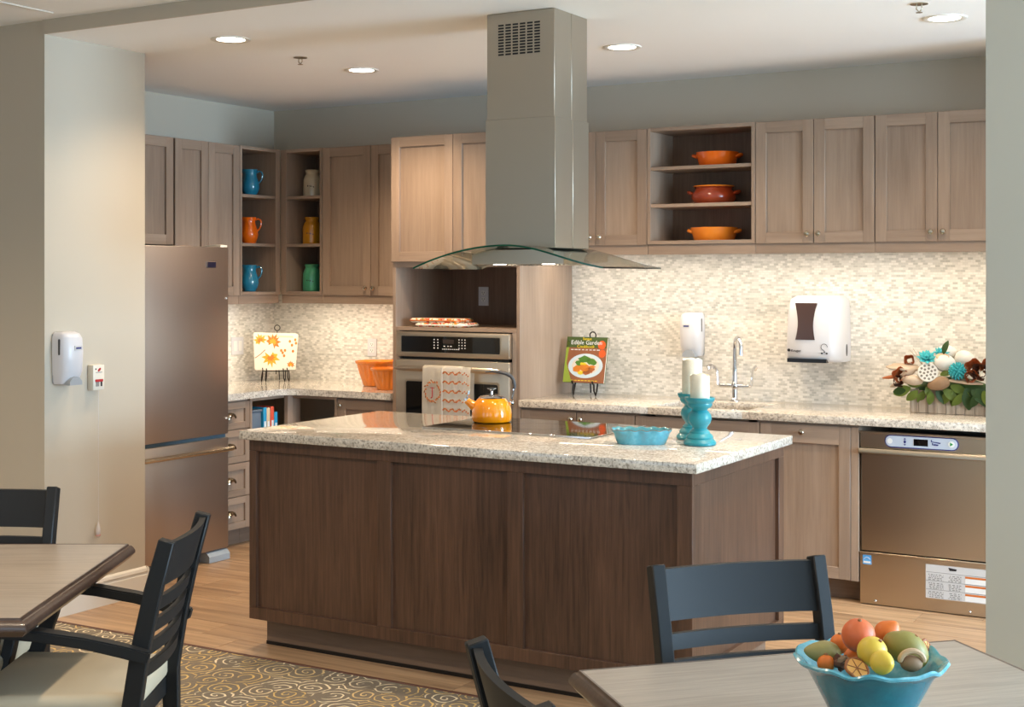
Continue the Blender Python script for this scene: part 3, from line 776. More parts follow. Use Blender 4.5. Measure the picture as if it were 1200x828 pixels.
# ================================================================== FURNITURE
def make_table(label, c, rz, half, z=.745):
    t = thing('dining_table', label, 'table', (c[0], c[1], 0), rz, 'dining tables with moulded edges')
    part('table_top', t, 'tabletop', ('box', -half, half, -half, half, z-.03, z))
    prof = [(0, 0), (.006, .001), (.008, -.005), (.014, -.006), (.019, -.012), (.024, -.022), (.024, -.030), (.016, -.038), (.010, -.046), (0, -.046)]
    def edge(bm, k):
        R = []
        for sgn in (-1, 1):
            R.append([bm.verts.new((half+d, sgn*(half+d), z+h)) for d, h in prof])
        ring_faces(bm, R)
        for v in bm.verts:
            x, y = v.co.x, v.co.y
            for _ in range(k): x, y = -y, x
            v.co.x, v.co.y = x, y
    for k in range(4): part('edge_moulding', t, 'table_edge', lambda bm: edge(bm, k))
    part('column', t, 'black_wood', lambda bm: lathe(bm, [(.055, .05), (.05, .08), (.045, .3), (.045, .60), (.07, z-.035), (.07, z-.03)], 20))
    part('base_plate', t, 'black_wood', ('box', -.28, .28, -.045, .045, .003, .05, .008), ('box', -.045, .045, -.28, .28, .0035, .049, .008))
    return t
cm = RT*(-1.713)+FW*3.956
make_table('grey brown dining table at the left with moulded edge', cm, YAW, .478)
T2 = (-.735, 2.685); T2A = math.radians(46)
make_table('grey brown dining table at the right under the fruit bowl', T2, T2A, .46)

def make_chair():
    t = thing('dining_armchair', '', 'chair', group='black wooden dining armchairs')
    pw = .213
    def post(bm, s):
        P_ = [(s*.205, -.235, .002), (s*.207, -.215, .25), (s*.209, -.210, .46), (s*.211, -.235, .62), (s*.2125, -.268, .77), (s*pw, -.305, .905)]
        sweep_rect(bm, P_, [.034]*6, [.036, .042, .050, .048, .046, .042], (1, 0, 0))
        bmesh.ops.bevel(bm, geom=list(bm.edges), offset=.003, segments=1, affect='EDGES')
    for s in (-1, 1): part('back_post', t, 'black_wood', lambda bm: post(bm, s))
    def yb(z):   # centre line of the posts
        P_ = [(.46, -.210), (.62, -.235), (.77, -.268), (.905, -.305)]
        for (a, ya), (b, yb_) in zip(P_, P_[1:]):
            if z <= b: return ya+(yb_-ya)*(z-a)/(b-a)
        return -.305
    def slat(bm, z0, z1, th=.016, bow=.024):
        R = []
        for i in range(13):
            x = -pw+.012+(2*pw-.024)*i/12; bw = bow*(1-(x/pw)**2)
            R.append([bm.verts.new((x, yb(z)-bw+dy, z)) for z, dy in ((z0, -th/2), (z0, th/2), (z1, th/2), (z1, -th/2))])
        ring_faces(bm, R)
        bmesh.ops.bevel(bm, geom=[e for e in bm.edges if e.calc_face_angle(0) > 1], offset=.002, segments=1, affect='EDGES')
    part('top_rail', t, 'black_wood', lambda bm: slat(bm, .778, .895, .018))
    for z in (.712, .652, .592, .532): part('slat', t, 'black_wood', lambda bm: slat(bm, z, z+.036))
    def seat(bm):
        box(bm, -.225, .225, -.205, .235, .425, .495, .022, 3)
        for v in bm.verts:
            v.co.x *= 1+.08*(v.co.y/.235)
            if v.co.z > .47: v.co.z += .012*(1-(v.co.x/.24)**2)*(1-(v.co.y/.24)**2)
    part('seat_cushion', t, 'seat_fabric', seat)
    part('seat_frame', t, 'black_wood', ('box', -.215, .215, -.20, .225, .375, .43, .004))
    def fleg(bm, s):
        P_ = [(s*.225, .215, .002), (s*.228, .218, .25), (s*.235, .212, .42), (s*.249, .185, .52), (s*.258, .155, .60), (s*.258, .140, .668)]
        sweep_rect(bm, P_, .032, [.034, .040, .048, .044, .038, .046], (1, 0, 0))
        bmesh.ops.bevel(bm, geom=list(bm.edges), offset=.003, segments=1, affect='EDGES')
    for s in (-1, 1): part('front_leg', t, 'black_wood', lambda bm: fleg(bm, s))
    def arm(bm, s):
        P_ = [(s*.236, -.262, .602), (s*.244, -.20, .622), (s*.252, -.10, .648), (s*.259, .02, .668), (s*.262, .12, .677), (s*.260, .20, .676)]
        sweep_rect(bm, P_, [.030, .038, .044, .05, .052, .046], [.034, .032, .030, .028, .026, .022], (1, 0, 0))
        bmesh.ops.bevel(bm, geom=list(bm.edges), offset=.004, segments=2, affect='EDGES')
    for s in (-1, 1): part('arm', t, 'black_wood', lambda bm: arm(bm, s))
    return t
def place_chair(c, top, face, label):
    f = Vector((face[0], face[1], 0)).normalized()
    p = Vector((top[0], top[1], 0))+f*.305
    c.location = (p.x, p.y, .002); c.rotation_euler = (0, 0, math.atan2(f.y, f.x)-PI/2)
    c['label'] = label
ch = make_chair()
place_chair(ch, (-2.732, 2.878), -RT, 'black armchair seen side-on at the left table, cream seat')
n2 = Vector((math.sin(T2A), -math.cos(T2A), 0)); e2 = Vector((math.cos(T2A), math.sin(T2A), 0))
c_ = dup(ch); place_chair(c_, (-1.236, 3.206), n2, 'black armchair behind the table with the fruit bowl')
c_ = dup(ch); p_ = RT*(-1.725)+FW*4.575
place_chair(c_, p_, -FW, 'black armchair on the far side of the left table, by the wall')
c_ = dup(ch); place_chair(c_, (-1.24, 2.10), e2, 'black armchair at the bottom edge with only its post top showing')

# ================================================================== THINGS ON THE LEFT WALL STUB
def soap(label, loc, rz, side):
    t = thing('soap_dispenser', label, 'dispenser', loc, rz, 'white wall soap dispensers')
    h = .245; w_ = .125
    def body(bm):
        R = []
        for z, d, ww in ((0, .060, .104), (.012, .070, .112), (.06, .094, .120), (.15, .098, w_), (.215, .092, .122), (.236, .078, .112), (h, .050, .09)):
            R.append([bm.verts.new((x, y, z)) for x, y in ((-ww/2, -.004), (-ww/2, -d*.72), (-ww/2+.012, -d*.90), (-ww/4, -d), (ww/4, -d), (ww/2-.012, -d*.90), (ww/2, -d*.72), (ww/2, -.004))])
        ring_faces(bm, R)
    part('cover', t, 'white_plastic', body, smooth=50)
    part('push_bar', t, 'grey_plastic', lambda bm: prism(bm, [(-.038, -.004), (-.036, .014), (-.022, .030), (0, .036), (.022, .030), (.036, .014), (.038, -.004)], (0, 2), -.096, -.055))
    part('sight_window', t, 'rubber_grey', lambda bm: prism(bm, rrect(.012, .075, .006, cx=-.052, cy=.175), (1, 2), side*(w_/2-.003), side*(w_/2+.0012)))
    bdg = part('badge', t, 'label_silver', ('box', -.022*1+.012*(-side), .022+.012*(-side), -.1, -.094, .158, .180))
    part('badge_print', bdg, 'ink_blue', ('box', -.016+.012*(-side), .016+.012*(-side), -.1006, -.0995, .165, .173))
    part('back_plate', t, 'grey_plastic', ('box', -w_/2+.004, w_/2-.004, -.006, -.0005, .004, h-.01))
    return t
soap('white soap dispenser on the wall stub left of the refrigerator', (XP, 4.582, 1.098), PI/2, -1)
soap('white soap dispenser on the mosaic above the tall candle', (-3.085, YB-.006, 1.155), 0, 1)
cb = thing('call_box', 'small cream emergency call box with red slider', 'call box', (XP, 4.775, 1.055), PI/2)
part('box', cb, 'cream_plastic', ('box', -.036, .036, -.04, -.0005, 0, .122, .004, 2))
part('slider', cb, 'ink_red', ('box', -.024, .024, -.044, -.039, .040, .052, .001))
part('slot', cb, 'ink_grey', ('box', -.020, .000, -.0415, -.0395, .018, .040)); part('slot_end', cb, 'ink', ('box', .010, .020, -.0415, -.0395, .018, .046))
part('mark', cb, 'ink_red', lambda bm: prism(bm, ell(.012, .006, 12, .002, .098, .7), (0, 2), -.0412, -.0395)); part('lamp', cb, 'ink', lambda bm: prism(bm, ell(.004, .004, 10, -.02, .102), (0, 2), -.0412, -.0395))
part('print_line', cb, 'ink_grey', ('box', -.02, .02, -.0408, -.0395, .084, .087), )
pc = thing('pull_cord', 'thin white pull cord hanging below the call box', 'cord', (XP+.02, 4.775, .34))
part('cord', pc, 'white_plastic', lambda bm: tube(bm, [(.004, .012, .715), (.003, .012, .4), (.002, .014, .05)], .0007, 5))
part('bead', pc, 'clear_plastic', lambda bm: lathe(bm, [(.002, .075), (.010, .055), (.013, .03), (.011, .008), (.004, 0)], 10, (0, .014, 0)))
part('tag', pc, 'pink', lambda bm: ball(bm, (.0, .014, .012), (.012, .012, .010), 8, 6))
def plate(label, loc, rz, w_, kind):
    t = thing('wall_plate', label, 'outlet', loc, rz, 'electrical wall plates')
    part('cover', t, 'white_plastic', ('box', -w_/2, w_/2, -.006, -.0004, -.058, .058, .002))
    if kind == 'outlet':
        for z in (-.02, .02):
            f = part('socket', t, 'label_white', lambda bm: prism(bm, rrect(.034, .028, .01, cy=z), (0, 2), -.0075, -.0055))
            part('slot', f, 'ink', ('box', -.009, -.006, -.0082, -.007, z-.001, z+.008)); part('slot', f, 'ink', ('box', .006, .009, -.0082, -.007, z-.001, z+.007)); part('ground_hole', f, 'ink', lambda bm: prism(bm, ell(.003, .003, 8, 0, z-.007), (0, 2), -.0082, -.007))
    else:
        for x in (-.024, .024): part('rocker', t, 'label_white', ('box', x-.016, x+.016, -.0085, -.0055, -.033, .033, .001))
plate('two-gang white switch plate on the mosaic beside the refrigerator', (XL+.006, 6.969, 1.148), PI/2, .118, 'switch')
plate('white outlet on the mosaic above the orange bowls', (-5.345, YB-.006, 1.142), 0, .072, 'outlet')
plate('white outlet inside the dark niche over the oven', (-4.479, YB-.030, 1.482), 0, .072, 'outlet')

# ================================================================== POTTERY ON SHELVES
def pitcher(label, m, loc):
    t = thing('pitcher', label, 'pitcher', loc, YAW, 'glazed pitchers on the corner shelves')
    def lip(r, z, a, k):
        if k >= 8:
            d = max(0, math.cos(a-PI)); return (r+.016*d**6*(1 if k < 11 else .8), z+.006*d**6)
        return (r, z)
    pr = [(.036, 0), (.040, .004), (.041, .010), (.052, .028), (.059, .055), (.056, .085), (.046, .112), (.040, .132), (.041, .150), (.046, .166), (.047, .170), (.043, .170), (.037, .150), (.036, .130), (.045, .09), (.04, .02), (.0, .015)]
    part('body', t, m, lambda bm: lathe(bm, pr, 28, fn=lip, cap=False), lambda bm: lathe(bm, [(.036, 0), (0, .0005)], 28, cap=False))
    part('handle', t, m, lambda bm: tube(bm, [(.042, 0, .152), (.058, 0, .160), (.073, 0, .152), (.078, 0, .135), (.074, 0, .112), (.064, 0, .094), (.053, 0, .084)], [.007, .0075, .0075, .0075, .007, .007, .008], 10, squash=(.8, 1.2)))
S1, S2, S3 = 2.1232, 1.8152, ZL+RAIL+.0202
pitcher('blue glazed pitcher on the top corner shelf', 'blue_glaze', (-5.97, 6.872, S1))
pitcher('orange glazed pitcher on the middle corner shelf', 'orange_glaze', (-5.97, 6.860, S2))
pitcher('blue glazed pitcher on the bottom corner shelf', 'blue_glaze', (-5.97, 6.866, S3))
def jar(label, m, loc):
    t = thing('storage_jar', label, 'jar', loc, YAW, 'glazed jars on the corner shelves')
    pr = [(.058, 0), (.061, .003), (.062, .010), (.061, .09), (.060, .115), (.052, .138), (.044, .148), (.043, .156), (.047, .165), (.048, .174), (.045, .178), (.040, .174), (.038, .15), (.05, .12), (.05, .02), (0, .012)]
    part('body', t, m, lambda bm: lathe(bm, pr, 32, cap=False), lambda bm: lathe(bm, [(.058, 0), (0, .0005)], 32, cap=False))
    R_ = .0622
    def cv(bm, a0, a1, z0, z1, dr=.0):
        n = 6; A = []
        for i in range(n+1):
            a = -PI/2+a0+(a1-a0)*i/n; A.append([bm.verts.new(((R_+q)*math.cos(a), (R_+q)*math.sin(a), z)) for z, q in ((z0, dr-.001), (z0, dr+.0008), (z1, dr+.0008), (z1, dr-.001))])
        ring_faces(bm, A)
    lab = part('label_plaque', t, m, lambda bm: cv(bm, -.62, .45, .045, .092, .0004))
    part('lettering', lab, 'ink', lambda bm: [cv(bm, a, a+.09, z0, z1, .001) for a, z0, z1 in ((-.42, .066, .076), (-.1, .064, .074), (.2, .060, .068), (-.26, .069, .072), (.05, .066, .069))])
jar('cream glazed jar on the top shelf', 'cream_glaze', (-5.712, 7.185, S1))
jar('mustard yellow glazed jar on the middle shelf', 'yellow_glaze', (-5.717, 7.185, S2))
jar('mint green glazed jar on the bottom shelf', 'green_glaze', (-5.717, 7.185, S3))
def casserole(label, m, loc, kind):
    t = thing('casserole', label, 'casserole', loc, YAW, 'terracotta casseroles on the open shelf')
    if kind == 0: pr = [(.095, 0), (.100, .004), (.112, .05), (.118, .078), (.114, .079), (.107, .05), (.095, .012), (0, .010)]; hz, hr = .052, .116
    elif kind == 1: pr = [(.105, 0), (.112, .004), (.126, .03), (.124, .055), (.108, .075), (.104, .085), (.113, .097), (.108, .099), (.098, .085), (.112, .05), (.10, .012), (0, .010)]; hz, hr = .056, .125
    else: pr = [(.108, 0), (.112, .004), (.124, .045), (.130, .072), (.126, .073), (.118, .045), (.105, .010), (0, .008)]; hz, hr = .045, .126
    part('body', t, m, lambda bm: lathe(bm, pr, 36, cap=False), lambda bm: lathe(bm, [(pr[0][0], 0), (0, .0005)], 36, cap=False))
    for s in (-1, 1):
        a0 = 0 if s > 0 else PI
        a0 += -.35
        def hnd(bm):
            P_ = []
            for i in range(9):
                q = i/8; a = a0+(q-.5)*.62; r = hr-.006+.024*math.sin(PI*q); P_.append((r*math.cos(a), r*math.sin(a), hz+.012*math.sin(PI*q)))
            tube(bm, P_, [.007, .009, .010, .010, .010, .010, .010, .009, .007], 10)
        part('handle', t, m, hnd)
    if kind == 1: part('rim_band', t, 'pumpkin_glaze', lambda bm: tube(bm, [(.1105*math.cos(2*PI*i/36), .1105*math.sin(2*PI*i/36), .0975) for i in range(36)], .0035, 6, True))
casserole('orange casserole with side handles on the top shelf', 'orange_glaze', (-2.885, 7.185, 2.2092), 0)
casserole('red brown bulging casserole pot on the middle shelf', 'brown_glaze', (-2.905, 7.185, 2.0032), 1)
casserole('wide orange casserole on the bottom shelf', 'pumpkin_glaze', (-2.905, 7.19, ZR+RAIL+.0202), 2)

# ================================================================== THINGS ON THE LEFT WORKTOP
ZW = .9142
def fluted(label, loc, r, h, rz=0):
    t = thing('mixing_bowl', label, 'bowl', loc, rz, 'orange fluted mixing bowls')
    def f(rr, z, a, k):
        if k in (2, 3, 4, 5): return (rr*(1-.07*abs(math.cos(a*9))**3), z)
        if k >= 6: d = max(0, math.cos(a))**14; return (rr+.025*d, z+.008*d)
        return (rr, z)
    pr = [(r*.58, 0), (r*.62, .004), (r*.70, h*.25), (r*.80, h*.5), (r*.88, h*.75), (r*.92, h*.88), (r*.97, h*.90), (r, h*.96), (r, h), (r*.94, h), (r*.88, h*.85), (r*.6, h*.12), (0, h*.1)]
    part('body', t, 'pumpkin_glaze', lambda bm: lathe(bm, pr, 144, fn=f, cap=False), lambda bm: lathe(bm, [(r*.58, 0), (0, .0005)], 144, cap=False))
fluted('large orange fluted mixing bowl at the back of the corner worktop', (-5.165, 7.14, ZW), .135, .158, .9)
fluted('smaller orange fluted mixing bowl in front of the large one', (-4.93, 6.94, ZW), .112, .132, .6)
# decorative plate on an easel
pe = on_z(322, 447, .914); pe = Vector((-5.915, 7.055, ZW))
ea = thing('plate_easel', 'black wire easel holding the autumn leaf plate', 'easel', pe, YAW)
def wire(bm, P_, r=.003): tube(bm, P_, r, 7)
part('ring', ea, 'iron', lambda bm: tube(bm, [(.018*math.cos(2*PI*i/20), .066, .352+.018*math.sin(2*PI*i/20)) for i in range(20)], .0035, 6, True))
part('spine', ea, 'iron', lambda bm: wire(bm, [(0, .066, .334), (0, .045, .2), (0, .02, .05)]), lambda bm: wire(bm, [(-.085, .025, .07), (.085, .025, .07)]))
part('rear_leg', ea, 'iron', lambda bm: wire(bm, [(0, .062, .31), (0, .12, .15), (0, .15, .003)]))
for s in (-1, 1):
    part('foot', ea, 'iron', lambda bm: wire(bm, [(s*.062, .02, .16), (s*.062, .012, .08), (s*.066, -.004, .03), (s*.062, -.012, .004), (s*.056, -.018, .03), (s*.055, -.016, .076), (s*.055, -.03, .09)], .0036))
    part('foot', ea, 'iron', lambda bm: wire(bm, [(s*.085, .02, .16), (s*.085, .012, .08), (s*.092, -.002, .03), (s*.09, -.01, .004), (s*.083, -.016, .03), (s*.080, -.016, .076), (s*.080, -.03, .094)], .0036))
dp = thing('decorative_plate', 'square cream plate painted with orange autumn leaves', 'plate', pe+Vector((0, 0, .076)), YAW)
tilt = math.radians(-11)
def sub(name, parent, m, poly, d0, d1):
    return part(name, parent, m, lambda bm: prism(bm, poly, (0, 2), d0, d1), smooth=0)
tl = part('plate_body', dp, 'plate_white', lambda bm: prism(bm, [(-.125, 0), (.128, .003), (.132, .012), (.143, .232), (.135, .242), (-.146, .250), (-.152, .24), (-.134, .008)], (0, 2), -.012, -.002))
tl.rotation_euler = (tilt, 0, 0)
def maple(cx, cz, s, rot, lobes=5):
    P_ = []
    tips = [(-165, .8), (-140, .5), (-120, .62), (-75, .12), (-50, .85), (-30, .55), (-12, 1.0), (8, .6), (28, 1.0), (46, .55), (62, .95), (76, .6), (90, 1.15), (104, .6), (118, 1.0), (134, .55), (152, 1.05), (172, .6)]
    for a, r in tips:
        a = math.radians(a+rot); P_.append((cx+s*r*math.cos(a), cz+s*r*math.sin(a)))
    return P_
for i, (cx, cz, s, r_, m_) in enumerate(((-.105, .195, .046, 20, 'leaf_gold'), (-.022, .185, .056, -25, 'leaf_orange'), (-.032, .085, .062, 190, 'leaf_gold'), (.10, .034, .028, 0, 'leaf_orange'))):
    o = sub('painted_leaf', tl, m_, maple(cx, cz, s, r_), -.0128, -.0118)
    sub('leaf_heart', tl, 'leaf_orange' if m_ == 'leaf_gold' else 'leaf_gold', maple(cx, cz, s*.5, r_+15), -.0134, -.0126)
for cx, cz in ((.09, .19), (.105, .165), (.125, .20), (.112, .125), (.13, .178), (.045, .115), (.055, .095), (.035, .13), (.06, .13)):
    sub('berry', tl, 'leaf_orange', ell(.008, .010, 10, cx, cz), -.0132, -.0118)
part('stem', tl, 'leaf_brown', lambda bm: tube(bm, [(-.135, -.0122, .08), (-.10, -.0122, .105), (-.07, -.0122, .135)], .0025, 5))
part('rim_band', tl, 'cream_glaze', lambda bm: prism(bm, [(-.12, .233), (.11, .226), (.112, .214), (-.12, .222)], (0, 2), -.0125, -.0118))
# cubby contents
zc_ = .6402
bn = thing('storage_bin', 'grey bin in the open cubby left of the corner', 'bin', (-5.66, 6.455, zc_), 0)
part('body', bn, 'bin_grey', lambda bm: [box(bm, -.10, .10, -.045, .045, 0, .145, .008, 2)]); part('rim', bn, 'bin_grey', ('box', -.106, .106, -.05, .05, .145, .158, .003))
for i, (m_, yy, hh, lb_) in enumerate((('box_blue', 6.535, .165, 'narrow blue box in the corner cubby next to the bin'), ('box_cream', 6.567, .160, 'cream box between blue and red ones in the cubby'), ('box_red', 6.603, .166, 'red box in the corner cubby'), ('box_blue', 6.637, .13, 'low blue box beside the corner post'))):
    bx = thing('small_box', lb_, 'box', (-5.62, yy, zc_), 0, 'small boxes in the cubby')
    part('carton', bx, m_, ('box', -.06, .06, -.0145, .0145, 0, hh, .002)); part('front_label', bx, 'label_white', ('box', .0598, .0606, -.009, .009, hh*.2, hh*.5)); part('flap', bx, m_, ('box', -.058, .058, -.013, .013, hh, hh+.0015))

# ================================================================== OVEN TOWER CONTENTS
m = mat('print_cloth', (230, 210, 180), .9); t = NT(m)
vo = t.n('ShaderNodeTexVoronoi'); vo.inputs['Scale'].default_value = 75; t.l(t.coords(rnd=True), vo.inputs['Vector']); sc_ = t.n('ShaderNodeSeparateColor'); t.l(vo.outputs['Color'], sc_.inputs[0])
rp = t.ramp(sc_.outputs[0], [(0, srgb(228, 214, 190)), (.35, srgb(226, 132, 34)), (.55, srgb(190, 56, 30)), (.7, srgb(112, 120, 56)), (.8, srgb(232, 222, 204))])
t.t.nodes[-1].color_ramp.interpolation = 'CONSTANT'; t.l(rp, t.b.inputs['Base Color'])
for i, (x0, x1, z, y0, lb_) in enumerate(((-4.62, -4.27, 1.3085, 6.76, 'lower printed pot holder in the niche'), (-4.665, -4.31, 1.3335, 6.765, 'upper printed pot holder in the niche, orange'))):
    pt = thing('pot_holder', lb_, 'pot holder', ((x0+x1)/2, y0+.09, z), 0, 'printed pot holders over the oven')
    hw_ = (x1-x0)/2
    def pad(bm):
        P_ = rrect(2*hw_, .18, .035, 5); R = []
        for zz, s in ((0.0, .95), (.006, 1), (.018, 1), (.0245, .96)): R.append([bm.verts.new((a*s, b*s, zz)) for a, b in P_])
        ring_faces(bm, R)
    part('quilted_pad', pt, 'print_cloth', pad, smooth=60)
    part('binding', pt, 'ink_orange' if i else 'towel_white', lambda bm: tube(bm, [(a*1.002, b*1.002, .012) for a, b in rrect(2*hw_, .18, .035, 5)], .0045, 6, True))
    part('loop', pt, 'towel_white', lambda bm: tube(bm, [(hw_+.001+.012*math.sin(PI*i_/8), -.012+.024*i_/8, .012) for i_ in range(9)], .003, 5))
# tea towel over the oven handle
hx_, hyy, hz_ = (ox0+ox1)/2, oy-.086, .55+.524
tt = thing('tea_towel', 'cream tea towel embroidered with a red J on the oven handle', 'towel', (-4.32, hyy, 0))
def drape(bm, x0, x1, zb_f, zb_b, off):
    nx = 10; R = []
    prof = [(-off, zb_f), (-off-.003, .86), (-off, 1.00), (-off, hz_), (-off*.75, hz_+.016), (0, hz_+.020+(off-.022)), (off*.75, hz_+.014), (off, hz_-.01), (off*.9, .98), (off*.9, zb_b)]
    for i in range(nx+1):
        x = x0+(x1-x0)*i/nx; wv = .003*math.sin(x*60)
        R.append([bm.verts.new((x, y_-abs(wv)*(1 if z < 1.05 else 0), z)) for y_, z in prof])
    for A, B in zip(R, R[1:]):
        for j in range(len(prof)-1): bm.faces.new((A[j], B[j], B[j+1], A[j+1]))
    bmesh.ops.solidify(bm, geom=list(bm.faces), thickness=.0025)
part('linen_half', tt, 'towel_cloth', lambda bm: drape(bm, -.137, .002, .745, .85, .024), smooth=60)
pn = part('printed_half', tt, 'towel_white', lambda bm: drape(bm, .002, .132, .73, .85, .024), smooth=60)
lay = part('under_layer', tt, 'towel_white', lambda bm: drape(bm, .128, .186, .75, .85, .0205), smooth=60)
YF = -.0335
text('letter_J', 'J', .072, tt, 'ink_red', (-.064, YF, .946), (PI/2, 0, 0), sx=.8)
part('divider', tt, 'label_white', ('box', .000, .004, YF-.0004, YF+.0008, .735, 1.085))
part('letter_serif', tt, 'ink_red', ('box', -.079, -.047, YF-.0006, YF+.0006, .967, .971))
def wreath(bm, off):
    for i in range(26):
        if i % 2 != off: continue
        a = 2*PI*i/26; r = .050+random.uniform(-.006, .006); P_ = ell(.0085, .0045, 8, -.064+r*math.cos(a), .946+r*1.2*math.sin(a), a+random.uniform(.4, 1.6)); prism(bm, P_, (0, 2), YF, YF+.001)
for m_, o_ in (('ink_orange', 0), ('leaf_brown', 1)): tag(part('wreath', tt, m_, lambda bm: wreath(bm, o_), smooth=0), kind='stuff')
for j in range(7):
    z = 1.055-j*.052
    def gar(bm):
        for i in range(14):
            x = .010+i*.0088; prism(bm, ell(.0068, .0042, 7, x, z+.007*math.sin(i*1.15), .5*math.cos(i*1.15)+(.5 if i % 2 else -.5)), (0, 2), YF, YF+.001)
    part('garland', tt, 'ink_orange', gar, smooth=0)
    def gar2(bm):
        for i in range(6): prism(bm, ell(.005, .003, 6, .014+i*.021, z+.006*math.sin(i*2.76+.6)+.004, 1.0), (0, 2), YF-.0006, YF+.0006)
    part('garland_leaf', tt, 'leaf_brown', gar2, smooth=0)
    part('garland', tt, 'ink_orange', lambda bm: [prism(bm, ell(.006, .004, 7, .138+i*.012, z-.004+.008*math.sin(i*1.6), .6), (0, 2), -.0292, -.0278) for i in range(4)], smooth=0)

# ================================================================== THINGS ON THE ISLAND
ZI = IZ+.0002
kt = thing('kettle', 'yellow enamel whistling kettle on the cooktop', 'kettle', (-3.262, 5.40, IZ+.0074), YAW)
part('body', kt, 'kettle_yellow', lambda bm: lathe(bm, [(.0, .0005), (.080, 0), (.087, .004), (.091, .015), (.092, .035), (.089, .060), (.080, .085), (.066, .103), (.060, .108), (.0, .109)], 36, cap=False))
ld = part('lid', kt, 'chrome', lambda bm: lathe(bm, [(.060, .1085), (.061, .112), (.050, .118), (.030, .123), (.0, .125)], 28, cap=False))
part('lid_knob', ld, 'chrome', lambda bm: lathe(bm, [(.006, .123), (.005, .138), (.012, .146), (.021, .150), (.021, .153), (.008, .155), (0, .155)], 18, cap=False))
part('spout', kt, 'kettle_yellow', lambda bm: tube(bm, [(-.070, 0, .066), (-.092, 0, .080), (-.118, 0, .100)], [.026, .020, .014], 14))
part('whistle', kt, 'chrome', lambda bm: tube(bm, [(-.115, 0, .098), (-.123, 0, .106)], [.0155, .0145], 12), lambda bm: tube(bm, [(-.112, 0, .112), (-.105, 0, .125), (-.104, 0, .142)], [.005, .006, .004], 8))
part('handle_strut', kt, 'chrome', lambda bm: tube(bm, [(.086, 0, .082), (.093, 0, .105), (.100, 0, .135), (.1025, 0, .155)], .0045, 8), lambda bm: ball(bm, (.090, 0, .086), .012, 12, 8))
part('handle_grip', kt, 'rubber_grey', lambda bm: tube(bm, [(.1025, 0, .150), (.104, 0, .165), (.100, 0, .188), (.088, 0, .206), (.065, 0, .219), (.035, 0, .226), (.0, 0, .229), (-.030, 0, .226)], [.009, .010, .011, .011, .011, .010, .007, .004], 10, squash=(.8, 1.25)))
def holder(label, loc, h_c, r_c, lc):
    t = thing('candle_holder', label, 'candle holder', loc, 0, 'teal glass candle holders')
    pr = [(.0, .0005), (.058, 0), (.064, .004), (.065, .012), (.058, .022), (.052, .026), (.054, .032), (.048, .042), (.040, .048), (.040, .054), (.033, .060), (.028, .066), (.030, .072), (.042, .088), (.047, .105), (.044, .122), (.034, .134), (.030, .138), (.032, .143), (.045, .150), (.050, .160), (.049, .166), (.056, .174), (.060, .184), (.059, .189), (.054, .189), (.050, .184), (.0, .182)]
    part('stem', t, 'candle_teal', lambda bm: lathe(bm, pr, 36, cap=False))
    c_ = thing('pillar_candle', lc, 'candle', (loc[0], loc[1], loc[2]+.1825), random.random()*6, 'ivory pillar candles')
    def wob(r, z, a, k):
        rr = r*(1+.018*math.sin(3*a+z*30)+.01*math.sin(7*a)); zz = z+(.0035*math.sin(2*a)+.0025*math.sin(5*a) if k >= 3 else 0); return (rr, zz)
    part('wax', c_, 'wax', lambda bm: lathe(bm, [(r_c*.97, 0), (r_c, .006), (r_c, h_c*.5), (r_c, h_c-.004), (r_c*.94, h_c), (r_c*.8, h_c-.004), (r_c*.5, h_c-.012), (0, h_c-.014)], 32, fn=wob, cap=False), lambda bm: lathe(bm, [(r_c*.97, 0), (0, 0)], 32, fn=wob, cap=False))
    part('wick', c_, 'ink', lambda bm: tube(bm, [(0, 0, h_c-.015), (.001, 0, h_c-.008), (.002, 0, h_c-.002)], .0012, 5))
holder('teal glass candle holder in front, with the shorter candle', (-2.129, 5.118, ZI), .096, .0385, 'short ivory pillar candle on the front teal holder')
holder('teal glass candle holder behind, partly hidden, with the taller candle', (-2.232, 5.285, ZI), .146, .041, 'tall ivory pillar candle on the rear teal holder')
bkd = thing('baking_dish', 'small blue ceramic baking dish with scalloped rim', 'dish', (-2.352, 5.052, ZI), YAW-.10)
def dish(bm, prof, nf=96):
    R = []
    for k, (s, z, wv) in enumerate(prof):
        rg = []
        for i in range(nf):
            a = 2*PI*i/nf; ca, sa = math.cos(a), math.sin(a)
            e = 3.2; rad = (abs(ca)**e+abs(sa)**e)**(-1/e)
            w2 = wv*math.sin(a*16)
            rg.append(bm.verts.new((ca*rad*(.118*s+w2), sa*rad*(.075*s+w2), z+wv*.9*math.cos(a*16))))
        R.append(rg)
    return R
def dish_f(bm):
    R = dish(bm, [(.80, 0, 0), (.83, .004, 0), (.92, .030, 0), (.95, .044, .001), (1.0, .054, .003), (1.0, .058, .003), (.95, .056, .003), (.90, .044, .001), (.80, .012, 0)]); ring_faces(bm, R, True, True)
part('body', bkd, 'dish_blue', dish_f)
mat('rim_brown', (120, 104, 84), .4)
def rimb(bm):
    P_ = dish(bm, [(1.0, .0575, .003)])[0]; pts = [v.co.copy() for v in P_]
    for v in P_: bm.verts.remove(v)
    tube(bm, pts, .0013, 5, True)
part('rim', bkd, 'rim_brown', rimb)

